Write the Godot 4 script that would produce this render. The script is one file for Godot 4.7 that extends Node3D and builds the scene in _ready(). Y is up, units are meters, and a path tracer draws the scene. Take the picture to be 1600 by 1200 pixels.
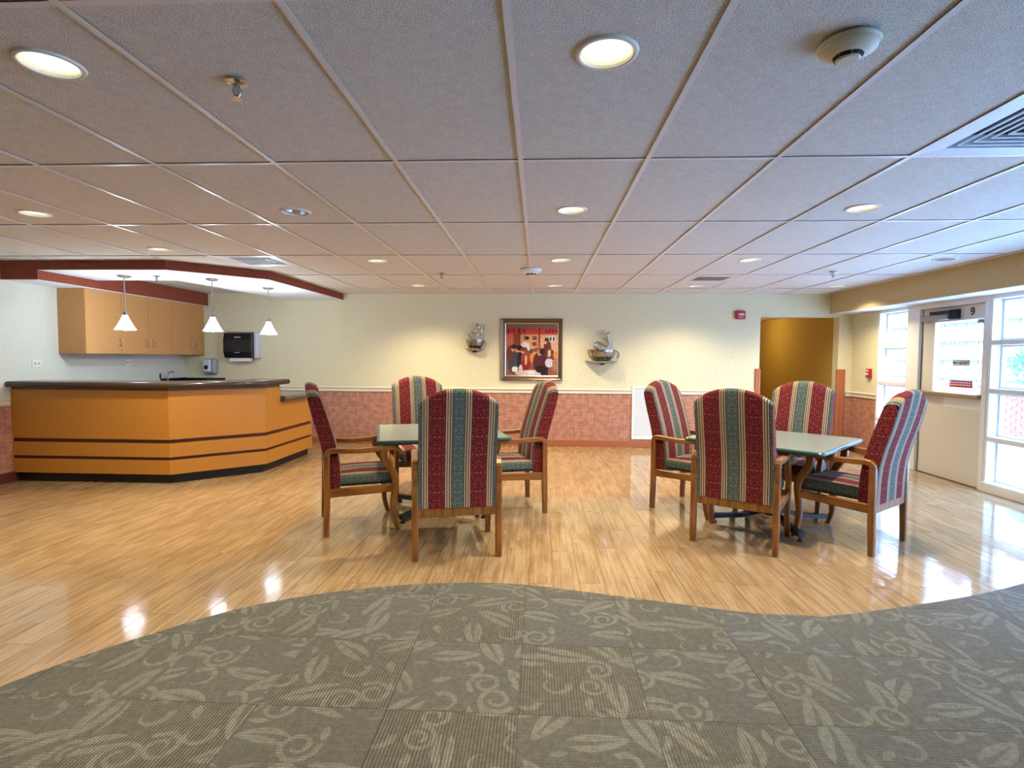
extends Node3D

const EYE := Vector3(0, 1.342, 0)
const CEIL := 2.294
const LEFT := -5.52
const RIGHT := 4.6
const BACK := -8.235
const REAR := 2.5

var M := {}
var used := {}
var rng := RandomNumberGenerator.new()

# ---------------------------------------------------------------- nodes
func numbered(called: String) -> String:
	if not used.has(called):
		used[called] = 0
		return called
	used[called] += 1
	return "%s_%03d" % [called, used[called]]

func mesh_node(called: String, st: SurfaceTool, m: Material) -> MeshInstance3D:
	var o := MeshInstance3D.new()
	o.name = called
	o.mesh = st.commit()
	o.material_override = m
	return o

func part(parent: Node, called: String, st: SurfaceTool, m: Material, label := "") -> MeshInstance3D:
	var o := mesh_node(called, st, m)
	parent.add_child(o, true)
	if label != "":
		o.set_meta("label", label)
	return o

func tag(o: Node, label: String, category: String, group := "") -> void:
	o.set_meta("label", label)
	o.set_meta("category", category)
	if group != "":
		o.set_meta("group", group)

func thing(called: String, label: String, category: String, at := Vector3.ZERO, turn := 0.0, group := "") -> Node3D:
	var o := Node3D.new()
	o.name = numbered(called)
	add_child(o)
	o.position = at
	o.rotation.y = turn
	tag(o, label, category, group)
	return o

func struct_root(called: String) -> Node3D:
	var o := Node3D.new()
	o.name = numbered(called)
	add_child(o)
	o.set_meta("kind", "structure")
	return o

func struct(called: String, st: SurfaceTool, m: Material) -> MeshInstance3D:
	var o := mesh_node(numbered(called), st, m)
	add_child(o)
	o.set_meta("kind", "structure")
	return o

func copy_of(o: Node3D, label: String) -> Node3D:
	var base: String = String(o.name)
	var c: Node3D = o.duplicate()
	c.name = numbered(base)
	add_child(c)
	c.set_meta("label", label)
	return c

# ---------------------------------------------------------------- mesh helpers
func S() -> SurfaceTool:
	var st := SurfaceTool.new()
	st.begin(Mesh.PRIMITIVE_TRIANGLES)
	return st

func tri(st: SurfaceTool, a: Vector3, b: Vector3, c: Vector3, n: Vector3, ua := Vector2.ZERO, ub := Vector2.ZERO, uc := Vector2.ZERO) -> void:
	# wound so that the front side (clockwise) is the side n points to
	if (c - a).cross(b - a).dot(n) < 0.0:
		var t := b
		b = c
		c = t
		var tu := ub
		ub = uc
		uc = tu
	st.set_normal(n)
	st.set_uv(ua)
	st.add_vertex(a)
	st.set_normal(n)
	st.set_uv(ub)
	st.add_vertex(b)
	st.set_normal(n)
	st.set_uv(uc)
	st.add_vertex(c)

func plane_uv(p: Vector3, n: Vector3) -> Vector2:
	var a := n.abs()
	if a.y >= a.x and a.y >= a.z:
		return Vector2(p.x, p.z)
	if a.x >= a.z:
		return Vector2(p.z, -p.y)
	return Vector2(p.x, -p.y)

func quad(st: SurfaceTool, a: Vector3, b: Vector3, c: Vector3, d: Vector3, out: Vector3) -> void:
	var n := (c - a).cross(b - d).normalized()
	if n.dot(out) < 0.0:
		n = -n
	tri(st, a, b, c, n, plane_uv(a, n), plane_uv(b, n), plane_uv(c, n))
	tri(st, a, c, d, n, plane_uv(a, n), plane_uv(c, n), plane_uv(d, n))

func squad(st: SurfaceTool, p: Array, n: Array, u: Array) -> void:
	# smooth quad: points, normals, uvs in ring order
	var f: Vector3 = (p[2] - p[0]).cross(p[1] - p[0])
	var mean: Vector3 = n[0] + n[1] + n[2] + n[3]
	var order := [0, 1, 2, 0, 2, 3] if f.dot(mean) >= 0.0 else [0, 2, 1, 0, 3, 2]
	for k in order:
		st.set_normal(n[k])
		st.set_uv(u[k])
		st.add_vertex(p[k])

# box between two corners, with chamfered edges when bev > 0
func box(st: SurfaceTool, lo: Vector3, hi: Vector3, bev := 0.0) -> void:
	var a := Vector3(minf(lo.x, hi.x), minf(lo.y, hi.y), minf(lo.z, hi.z))
	var b := Vector3(maxf(lo.x, hi.x), maxf(lo.y, hi.y), maxf(lo.z, hi.z))
	var c := (a + b) / 2
	var h := (b - a) / 2
	var v := minf(bev, minf(h.x, minf(h.y, h.z)) * 0.9)
	for axis in 3:
		var i := (axis + 1) % 3
		var j := (axis + 2) % 3
		for s in [-1.0, 1.0]:
			var pts := []
			for q in [[-1, -1], [1, -1], [1, 1], [-1, 1]]:
				var p := c
				p[axis] += s * h[axis]
				p[i] += q[0] * (h[i] - v)
				p[j] += q[1] * (h[j] - v)
				pts.append(p)
			var out := Vector3.ZERO
			out[axis] = s
			quad(st, pts[0], pts[1], pts[2], pts[3], out)
	if v <= 0.0:
		return
	for axis in 3:
		var i := (axis + 1) % 3
		var j := (axis + 2) % 3
		for si in [-1.0, 1.0]:
			for sj in [-1.0, 1.0]:
				var pts := []
				for e in [-1.0, 1.0]:
					var p := c
					p[axis] += e * (h[axis] - v)
					p[i] += si * h[i]
					p[j] += sj * (h[j] - v)
					var q := c
					q[axis] += e * (h[axis] - v)
					q[i] += si * (h[i] - v)
					q[j] += sj * h[j]
					pts.append(p)
					pts.append(q)
				var out := Vector3.ZERO
				out[i] = si
				out[j] = sj
				quad(st, pts[0], pts[1], pts[3], pts[2], out)
	for sx in [-1.0, 1.0]:
		for sy in [-1.0, 1.0]:
			for sz in [-1.0, 1.0]:
				var s := Vector3(sx, sy, sz)
				var p := c + Vector3(sx * h.x, sy * (h.y - v), sz * (h.z - v))
				var q := c + Vector3(sx * (h.x - v), sy * h.y, sz * (h.z - v))
				var r := c + Vector3(sx * (h.x - v), sy * (h.y - v), sz * h.z)
				tri(st, p, q, r, s.normalized())

func boxed(lo: Vector3, hi: Vector3, bev := 0.0) -> SurfaceTool:
	var st := S()
	box(st, lo, hi, bev)
	return st

# lathe: profile of Vector2(radius, height) about y through at; arc in turns
func lathe(st: SurfaceTool, prof: Array, at := Vector3.ZERO, seg := 24, from := 0.0, to := TAU, basis := Basis.IDENTITY) -> void:
	for k in prof.size() - 1:
		var p: Vector2 = prof[k]
		var q: Vector2 = prof[k + 1]
		if p.distance_to(q) < 1e-6:
			continue
		var t := (q - p).normalized()
		var nn := Vector2(t.y, -t.x)
		for s in seg:
			var a0 := from + (to - from) * s / seg
			var a1 := from + (to - from) * (s + 1) / seg
			var d0 := Vector3(cos(a0), 0, sin(a0))
			var d1 := Vector3(cos(a1), 0, sin(a1))
			var pts := [d0 * p.x + Vector3.UP * p.y, d1 * p.x + Vector3.UP * p.y, d1 * q.x + Vector3.UP * q.y, d0 * q.x + Vector3.UP * q.y]
			var ns := [d0 * nn.x + Vector3.UP * nn.y, d1 * nn.x + Vector3.UP * nn.y, d1 * nn.x + Vector3.UP * nn.y, d0 * nn.x + Vector3.UP * nn.y]
			for e in 4:
				pts[e] = at + basis * pts[e]
				ns[e] = basis * ns[e]
			squad(st, pts, ns, [Vector2(float(s) / seg, p.y), Vector2(float(s + 1) / seg, p.y), Vector2(float(s + 1) / seg, q.y), Vector2(float(s) / seg, q.y)])

func lathed(prof: Array, at := Vector3.ZERO, seg := 24, basis := Basis.IDENTITY) -> SurfaceTool:
	var st := S()
	lathe(st, prof, at, seg, 0.0, TAU, basis)
	return st

# round tube along points
func tube(st: SurfaceTool, pts: Array, r: float, seg := 8, r_end := -1.0) -> void:
	var rings := []
	var norms := []
	for k in pts.size():
		var a: Vector3 = pts[maxi(k - 1, 0)]
		var b: Vector3 = pts[mini(k + 1, pts.size() - 1)]
		var t := (b - a).normalized()
		var side := t.cross(Vector3.UP if absf(t.y) < 0.9 else Vector3.RIGHT).normalized()
		var up := side.cross(t)
		var ring := []
		var nr := []
		var rr := r if r_end < 0 else lerpf(r, r_end, float(k) / (pts.size() - 1))
		for s in seg:
			var d := side * cos(TAU * s / seg) + up * sin(TAU * s / seg)
			ring.append(pts[k] + d * rr)
			nr.append(d)
		rings.append(ring)
		norms.append(nr)
	for k in pts.size() - 1:
		for s in seg:
			var e := (s + 1) % seg
			squad(st, [rings[k][s], rings[k][e], rings[k + 1][e], rings[k + 1][s]], [norms[k][s], norms[k][e], norms[k + 1][e], norms[k + 1][s]], [Vector2(float(s) / seg, k), Vector2(float(s + 1) / seg, k), Vector2(float(s + 1) / seg, k + 1), Vector2(float(s) / seg, k + 1)])
	for end in [0, pts.size() - 1]:
		var out: Vector3 = (pts[0] - pts[1]) if end == 0 else (pts[end] - pts[end - 1])
		for s in range(1, seg - 1):
			tri(st, rings[end][0], rings[end][s], rings[end][s + 1], out.normalized())

# a bar cut from board: centre line of (z, y) points in the plane x = x0, half widths across it, thickness in x, chamfered
func board(st: SurfaceTool, x0: float, line: Array, half: Array, thick: float, ch := 0.006) -> void:
	var secs := []
	var run := 0.0
	var vs := []
	for k in line.size():
		var p: Vector2 = line[k]
		var a: Vector2 = line[maxi(k - 1, 0)]
		var b: Vector2 = line[mini(k + 1, line.size() - 1)]
		var t := (b - a).normalized()
		var n := Vector2(-t.y, t.x)
		var h: float = half[k]
		var ring := []
		for q in [[-1, -1, 0], [-1, -1, 1], [1, -1, 1], [1, -1, 0], [1, 1, 0], [1, 1, 1], [-1, 1, 1], [-1, 1, 0]]:
			var dx: float = q[0] * (thick / 2 - (ch if q[2] == 1 else 0.0))
			var dn: float = q[1] * (h - (0.0 if q[2] == 1 else ch))
			var w := p + n * dn
			ring.append(Vector3(x0 + dx, w.y, w.x))
		secs.append(ring)
		if k > 0:
			run += (line[k] as Vector2).distance_to(line[k - 1])
		vs.append(run)
	for k in line.size() - 1:
		var mid := Vector3.ZERO
		for e in 8:
			mid += (secs[k][e] + secs[k + 1][e]) / 16.0
		for e in 8:
			var f := (e + 1) % 8
			var a: Vector3 = secs[k][e]
			var b: Vector3 = secs[k][f]
			var c: Vector3 = secs[k + 1][f]
			var d: Vector3 = secs[k + 1][e]
			var n := (c - a).cross(b - d).normalized()
			if n.dot((a + b + c + d) / 4 - mid) < 0:
				n = -n
			var ua := Vector2(e * 0.02, vs[k])
			var ub := Vector2((e + 1) * 0.02, vs[k])
			var uc := Vector2((e + 1) * 0.02, vs[k + 1])
			var ud := Vector2(e * 0.02, vs[k + 1])
			tri(st, a, b, c, n, ua, ub, uc)
			tri(st, a, c, d, n, ua, uc, ud)
	for end in [0, line.size() - 1]:
		var o: Vector2 = (line[0] - line[1]) if end == 0 else (line[end] - line[end - 1])
		var out := Vector3(0, o.y, o.x).normalized()
		for s in range(1, 7):
			tri(st, secs[end][0], secs[end][s], secs[end][s + 1], out)

# upright prism over a floor polygon of (x, z) points
func prism(st: SurfaceTool, poly: PackedVector2Array, y0: float, y1: float, uv_off := Vector2.ZERO, uv_rot := 0, bottom := true) -> void:
	var ids := Geometry2D.triangulate_polygon(poly)
	for k in range(0, ids.size(), 3):
		for side in [1, -1]:
			if side < 0 and not bottom:
				continue
			var y := y1 if side > 0 else y0
			var v := []
			var u := []
			for e in 3:
				var p: Vector2 = poly[ids[k + e]]
				v.append(Vector3(p.x, y, p.y))
				u.append(p.rotated(uv_rot * PI / 2) + uv_off)
			tri(st, v[0], v[1], v[2], Vector3.UP * side, u[0], u[1], u[2])
	var ccw := not Geometry2D.is_polygon_clockwise(poly)
	for k in poly.size():
		var p := poly[k]
		var q := poly[(k + 1) % poly.size()]
		var d := q - p
		if d.length() < 1e-5:
			continue
		var n := Vector2(d.y, -d.x) if ccw else Vector2(-d.y, d.x)
		quad(st, Vector3(p.x, y0, p.y), Vector3(q.x, y0, q.y), Vector3(q.x, y1, q.y), Vector3(p.x, y1, p.y), Vector3(n.x, 0, n.y))

func prismed(pts: Array, y0: float, y1: float) -> SurfaceTool:
	var st := S()
	prism(st, PackedVector2Array(pts), y0, y1)
	return st

# cushion: rounded box with a crowned top; fabric laid over it so that u runs across x and down the sides
func cushion(st: SurfaceTool, c: Vector3, size: Vector3, r: float, crown: float, period: float) -> void:
	var h := size / 2
	var N := 14
	for axis in 3:
		var i := (axis + 1) % 3
		var j := (axis + 2) % 3
		for s in [-1.0, 1.0]:
			var grid := []
			for a in N + 1:
				var line := []
				for b in N + 1:
					var p := Vector3.ZERO
					p[axis] = s * h[axis]
					p[i] = h[i] * sin((a * 2.0 / N - 1) * PI / 2)
					p[j] = h[j] * sin((b * 2.0 / N - 1) * PI / 2)
					var inner := p.clamp(-(h - Vector3.ONE * r), h - Vector3.ONE * r)
					var n := (p - inner).normalized()
					var w := inner + n * r
					var fx := clampf(w.x / h.x, -1, 1)
					var fz := clampf(w.z / h.z, -1, 1)
					if w.y > 0:
						w.y += crown * (1 - fx * fx) * (1 - fz * fz)
					var u := (w.x + signf(w.x) * (h.y - w.y) * clampf((absf(w.x) - h.x + r * 1.6) / (r * 1.6), 0, 1)) / period + 0.5
					var v := (w.z + signf(w.z) * (h.y - w.y) * clampf((absf(w.z) - h.z + r * 1.6) / (r * 1.6), 0, 1)) / 0.5
					line.append([c + w, n, Vector2(u, v)])
				grid.append(line)
			for a in N:
				for b in N:
					var k := [grid[a][b], grid[a + 1][b], grid[a + 1][b + 1], grid[a][b + 1]]
					squad(st, [k[0][0], k[1][0], k[2][0], k[3][0]], [k[0][1], k[1][1], k[2][1], k[3][1]], [k[0][2], k[1][2], k[2][2], k[3][2]])

func text_mesh(words: String, height: float, depth := 0.002, bold := false) -> TextMesh:
	var f := SystemFont.new()
	f.font_names = PackedStringArray(["Droid Sans"])
	if bold:
		f.font_weight = 700
	var t := TextMesh.new()
	t.text = words
	t.font = f
	t.font_size = 48
	t.pixel_size = height / 36.0
	t.depth = depth
	return t

func write_on(parent: Node, called: String, words: String, height: float, m: Material, at: Vector3, turn: float, bold := false, roll := 0.0) -> void:
	var o := MeshInstance3D.new()
	o.name = called
	o.mesh = text_mesh(words, height, 0.002, bold)
	o.material_override = m
	parent.add_child(o, true)
	o.position = at
	o.rotation = Vector3(0, turn, roll)

func interp(tab: Array, y: float) -> float:
	# smooth table of Vector2(y, value)
	if y <= tab[0].x:
		return tab[0].y
	for k in tab.size() - 1:
		if y <= tab[k + 1].x:
			var t: float = (y - tab[k].x) / (tab[k + 1].x - tab[k].x)
			return lerpf(tab[k].y, tab[k + 1].y, t)
	return tab[tab.size() - 1].y

func smooth_line(pts: Array, n: int) -> Array:
	var c := Curve2D.new()
	for k in pts.size():
		var a: Vector2 = pts[maxi(k - 1, 0)]
		var b: Vector2 = pts[mini(k + 1, pts.size() - 1)]
		var t := (b - a) / 6.0
		c.add_point(pts[k], -t, t)
	var out := []
	for k in (pts.size() - 1) * n + 1:
		out.append(c.sample(k / n if k < (pts.size() - 1) * n else pts.size() - 2, float(k % n) / n if k < (pts.size() - 1) * n else 1.0))
	return out

# ---------------------------------------------------------------- textures
func image_texture(w: int, h: int, f: Callable) -> ImageTexture:
	var data := PackedByteArray()
	data.resize(w * h * 3)
	var k := 0
	for y in h:
		for x in w:
			var c: Color = f.call(x, y)
			data[k] = clampi(int(c.r * 255.0 + 0.5), 0, 255)
			data[k + 1] = clampi(int(c.g * 255.0 + 0.5), 0, 255)
			data[k + 2] = clampi(int(c.b * 255.0 + 0.5), 0, 255)
			k += 3
	return ImageTexture.create_from_image(Image.create_from_data(w, h, false, Image.FORMAT_RGB8, data))

func noise(freq: float, seed_: int, octaves := 3) -> FastNoiseLite:
	var n := FastNoiseLite.new()
	n.seed = seed_
	n.noise_type = FastNoiseLite.TYPE_SIMPLEX
	n.frequency = freq
	n.fractal_octaves = octaves
	return n

# seamless 2-D noise on a w x h tile
func tiled(n: FastNoiseLite, x: float, y: float, w: float, h: float) -> float:
	var a := TAU * x / w
	var b := TAU * y / h
	return n.get_noise_3d(w / TAU * cos(a), w / TAU * sin(a), h / TAU * cos(b)) * 0.5 + n.get_noise_3d(w / TAU * sin(a) + 300, h / TAU * sin(b) + 70, w / TAU * cos(a)) * 0.5

func noise_tex(size: int, freq: float, seed_: int, ramp: Array, octaves := 3, normal := false, strength := 4.0) -> NoiseTexture2D:
	var t := NoiseTexture2D.new()
	t.width = size
	t.height = size
	t.seamless = true
	t.noise = noise(freq, seed_, octaves)
	if normal:
		t.as_normal_map = true
		t.bump_strength = strength
	else:
		var g := Gradient.new()
		g.offsets = PackedFloat32Array([])
		var offs := PackedFloat32Array()
		var cols := PackedColorArray()
		for r in ramp:
			offs.append(r[0])
			cols.append(r[1])
		g.offsets = offs
		g.colors = cols
		t.color_ramp = g
	return t

func mat(c: Color, rough := 0.6, metal := 0.0, spec := 0.5) -> StandardMaterial3D:
	var m := StandardMaterial3D.new()
	m.albedo_color = c
	m.roughness = rough
	m.metallic = metal
	m.metallic_specular = spec
	return m

func rgb8(r: float, g: float, b: float) -> Color:
	return Color(r / 255.0, g / 255.0, b / 255.0)

func world_tex(m: StandardMaterial3D, t: Texture2D, metres: float) -> StandardMaterial3D:
	m.albedo_texture = t
	m.uv1_triplanar = true
	m.uv1_world_triplanar = true
	m.uv1_scale = Vector3.ONE / metres
	return m

func carpet_texture(seed_: int) -> Array:
	var N := 512
	var r := RandomNumberGenerator.new()
	r.seed = seed_
	var mask := PackedFloat32Array()
	mask.resize(N * N)
	var put := func(x: int, y: int, v: float) -> void:
		var k := posmod(y, N) * N + posmod(x, N)
		mask[k] = maxf(mask[k], v)
	var spots := []
	for tries in 400:
		var kind: int = [0, 1, 0, 2, 0, 3, 2, 0, 1, 3][spots.size() % 10]
		var size: float = [r.randf_range(108, 150), r.randf_range(72, 92), r.randf_range(58, 80), r.randf_range(34, 46)][kind]
		var at := Vector2(r.randf() * N, r.randf() * N)
		var ok := true
		for s in spots:
			var d := (at - s[0]) as Vector2
			d = Vector2(absf(d.x), absf(d.y))
			d = Vector2(minf(d.x, N - d.x), minf(d.y, N - d.y))
			if d.length() < (size + s[1]) * 0.66:
				ok = false
		if not ok:
			continue
		spots.append([at, size])
		var ang := r.randf() * TAU
		var bend := r.randf_range(-0.5, 0.5)
		var R := int(size * 1.15)
		for y in range(-R, R + 1):
			for x in range(-R, R + 1):
				var p := Vector2(x, y).rotated(ang)
				var v := 0.0
				if kind == 0:
					# split leaf with a dark midrib
					var u := p.x / size
					if absf(u) < 1:
						var w := p.y - bend * size * 0.35 * (1 - u * u)
						var half := size * 0.36 * pow(1 - u * u, 0.75) * (1.0 - 0.25 * u)
						var rib := size * 0.075 * (0.85 - u)
						if absf(w) < half and (absf(w) > rib or u > 0.75):
							v = 1.0
				elif kind == 1:
					# spiral
					var rad := p.length()
					var th := fposmod(p.angle(), TAU)
					for turn in 3:
						var t := th + TAU * turn
						if t < 9.0:
							var rr := size * (1.0 - t / 12.5)
							if absf(rad - rr * 0.9) < size * 0.125 * (1.1 - t / 22.0):
								v = 1.0
				elif kind == 2:
					# curl
					var rad := p.length()
					var th := fposmod(p.angle(), TAU)
					if th < 4.4 and absf(rad - size * 0.72) < size * 0.24 * (1 - th / 5.0):
						v = 1.0
				else:
					# small leaf
					var u := p.x / size
					if absf(u) < 1 and absf(p.y - bend * 10 * (1 - u * u)) < size * 0.42 * (1 - u * u):
						v = 1.0
				if v > 0:
					put.call(int(at.x) + x, int(at.y) + y, v)
	var yarn := noise(0.22, seed_ + 5, 2)
	var slow := noise(0.02, seed_ + 9, 2)
	var col := func(x: int, y: int) -> Color:
		var m := mask[y * N + x]
		var rib := fposmod(y * 40.0 / N, 1.0)
		var groove := 1.0 if rib < 0.36 else 0.0
		var g := yarn.get_noise_2d(x * 0.45, y * 1.3) * 0.55 + yarn.get_noise_2d(x * 1.7 + 400, y * 1.7) * 0.5
		var dark := Color(0.28, 0.26, 0.225)
		var mid := Color(0.43, 0.41, 0.355)
		var light := Color(0.535, 0.52, 0.465)
		var c := mid.lerp(dark, groove * 0.85)
		if m > 0:
			c = light.lerp(Color(0.36, 0.345, 0.30), groove * 0.8)
		c = c * Color(0.82, 0.84, 0.82) * (1.0 + g * 0.6 + slow.get_noise_2d(x, y) * 0.10)
		return c
	var bump := func(x: int, y: int) -> Color:
		var rib := fposmod(y * 40.0 / N, 1.0)
		var hgt := sin(rib * PI) * 0.6 + 0.3 + yarn.get_noise_2d(x * 1.5, y * 1.5) * 0.15
		return Color(hgt, hgt, hgt)
	return [image_texture(N, N, col), image_texture(N, N, bump)]

func fabric_texture() -> ImageTexture:
	# one stripe period, 256 wide; blue-green stripe in the middle, burgundy at the ends
	var burg := rgb8(108, 26, 32)
	var teal := rgb8(82, 100, 98)
	var beige := rgb8(182, 158, 128)
	var dark := rgb8(36, 20, 20)
	var a := noise(0.05, 41, 3)
	var b := noise(0.35, 42, 2)
	var f := func(x: int, y: int) -> Color:
		var u := absf(x / 255.0 - 0.5) * 2.0   # 0 at the blue-green middle, 1 at the burgundy middle
		var c := beige
		var woven := 0.0
		if u < 0.315:
			c = teal
			woven = 1.0
			if u > 0.275:
				c = rgb8(36, 48, 54)
		elif u < 0.37:
			c = beige
		elif u < 0.405:
			c = dark
		elif u < 0.50:
			c = beige * 0.93
		elif u < 0.535:
			c = dark
		elif u < 0.60:
			c = beige
		elif u < 0.63:
			c = rgb8(70, 30, 34)
		else:
			c = burg
			woven = 1.0
		# mirrored damask figure and cross bands
		var mu := absf(u if u < 0.5 else 1.0 - u) * 90.0
		var yy := fposmod(y, 128.0)
		var fig := a.get_noise_2d(mu * 1.4, yy * 1.1) * 0.7 + b.get_noise_2d(mu * 1.2, y * 0.35) * 0.5
		var band := smoothstep(0.55, 1.0, sin(y * TAU / 128.0 * 2.0) * 0.6 + sin(y * TAU / 128.0 * 5.0 + 1.0) * 0.4)
		var g := 1.0 + b.get_noise_2d(x * 1.1, y * 1.1) * 0.22
		if woven > 0:
			c = c.lerp(beige * 0.85, clampf(fig * 1.2, 0.0, 0.36) + band * 0.26)
			c = c.lerp(c * 0.62, clampf(-fig * 1.8, 0.0, 0.7))
		return c * g
	return image_texture(256, 512, f)

func paint_picture() -> ImageTexture:
	var N := 160
	var img := Image.create(N, N, false, Image.FORMAT_RGB8)
	img.fill(rgb8(205, 130, 95))
	var n := noise(0.06, 8, 3)
	img.fill_rect(Rect2i(0, 0, N, 12), rgb8(120, 108, 92))
	img.fill_rect(Rect2i(0, 12, N, 20), rgb8(196, 52, 44))
	img.fill_rect(Rect2i(0, 32, 38, 70), rgb8(206, 112, 78))
	img.fill_rect(Rect2i(24, 32, 18, 60), rgb8(140, 62, 44))
	img.fill_rect(Rect2i(50, 34, 46, 44), rgb8(220, 160, 110))
	for k in 4:
		img.fill_rect(Rect2i(56 + (k % 2) * 26, 38 + (k / 2) * 18, 13, 12), rgb8(120, 70, 50))
	img.fill_rect(Rect2i(108, 34, 52, 76), rgb8(226, 168, 138))
	img.fill_rect(Rect2i(132, 38, 22, 17), rgb8(236, 226, 214))
	img.fill_rect(Rect2i(135, 41, 6, 11), rgb8(60, 56, 60))
	img.fill_rect(Rect2i(145, 41, 6, 11), rgb8(60, 56, 60))
	for x in [41, 102]:
		img.fill_rect(Rect2i(x, 12, 3, 70), rgb8(70, 40, 38))
	for x in [6, 22, 36, 54, 122, 132, 142, 152]:
		img.fill_rect(Rect2i(x, 17, 5, 10), rgb8(90, 24, 26))
	img.fill_rect(Rect2i(0, 96, N, 64), rgb8(150, 90, 70))
	img.fill_rect(Rect2i(70, 78, 34, 24), rgb8(90, 70, 66))
	var blob := func(cx: float, cy: float, rx: float, ry: float, c: Color) -> void:
		for y in range(maxi(0, int(cy - ry)), mini(N, int(cy + ry) + 1)):
			for x in range(maxi(0, int(cx - rx)), mini(N, int(cx + rx) + 1)):
				if pow((x - cx) / rx, 2) + pow((y - cy) / ry, 2) < 1.0:
					img.set_pixel(x, y, c)
	# people seated and standing about the table
	for q in [
			[60, 72, 14, 18, [228, 220, 222]], [65, 50, 6, 8, [216, 158, 128]], [66, 44, 6, 5, [44, 24, 24]],
			[128, 74, 12, 24, [96, 38, 32]], [122, 54, 6, 8, [224, 164, 130]], [126, 48, 7, 6, [44, 24, 24]],
			[14, 92, 13, 26, [120, 60, 46]], [22, 78, 6, 8, [206, 140, 110]], [24, 70, 9, 7, [52, 30, 28]],
			[30, 122, 24, 34, [74, 72, 84]], [44, 112, 9, 26, [34, 30, 36]], [36, 80, 7, 8, [208, 150, 118]], [42, 74, 10, 8, [38, 22, 22]],
			[62, 108, 15, 30, [150, 74, 54]], [60, 126, 16, 16, [140, 34, 28]], [52, 84, 6, 8, [220, 160, 130]], [56, 78, 10, 7, [124, 54, 36]],
			[84, 104, 10, 16, [226, 140, 44]], [92, 86, 8, 9, [220, 160, 130]], [94, 80, 9, 7, [150, 66, 34]],
			[106, 118, 22, 34, [86, 34, 38]], [104, 88, 8, 10, [206, 148, 118]], [112, 84, 9, 10, [44, 24, 26]],
			[140, 104, 12, 26, [110, 52, 50]], [134, 90, 5, 12, [226, 190, 160]], [134, 120, 13, 14, [206, 204, 212]],
			[154, 96, 8, 12, [222, 140, 52]], [152, 126, 9, 20, [176, 120, 104]],
			[62, 112, 4, 16, [226, 180, 150]],
			[80, 152, 52, 10, [216, 196, 186]], [28, 140, 10, 9, [240, 232, 226]], [46, 138, 6, 12, [206, 208, 220]], [78, 150, 12, 7, [238, 228, 222]], [112, 140, 20, 12, [40, 22, 24]], [120, 154, 12, 8, [40, 22, 24]]]:
		blob.call(q[0], q[1], q[2], q[3], rgb8(q[4][0], q[4][1], q[4][2]))
	for y in N:
		for x in N:
			var c := img.get_pixel(x, y)
			img.set_pixel(x, y, c * (1.0 + n.get_noise_2d(x * 4.0, y * 3.0) * 0.30 - 0.12))
	return ImageTexture.create_from_image(img)

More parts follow.
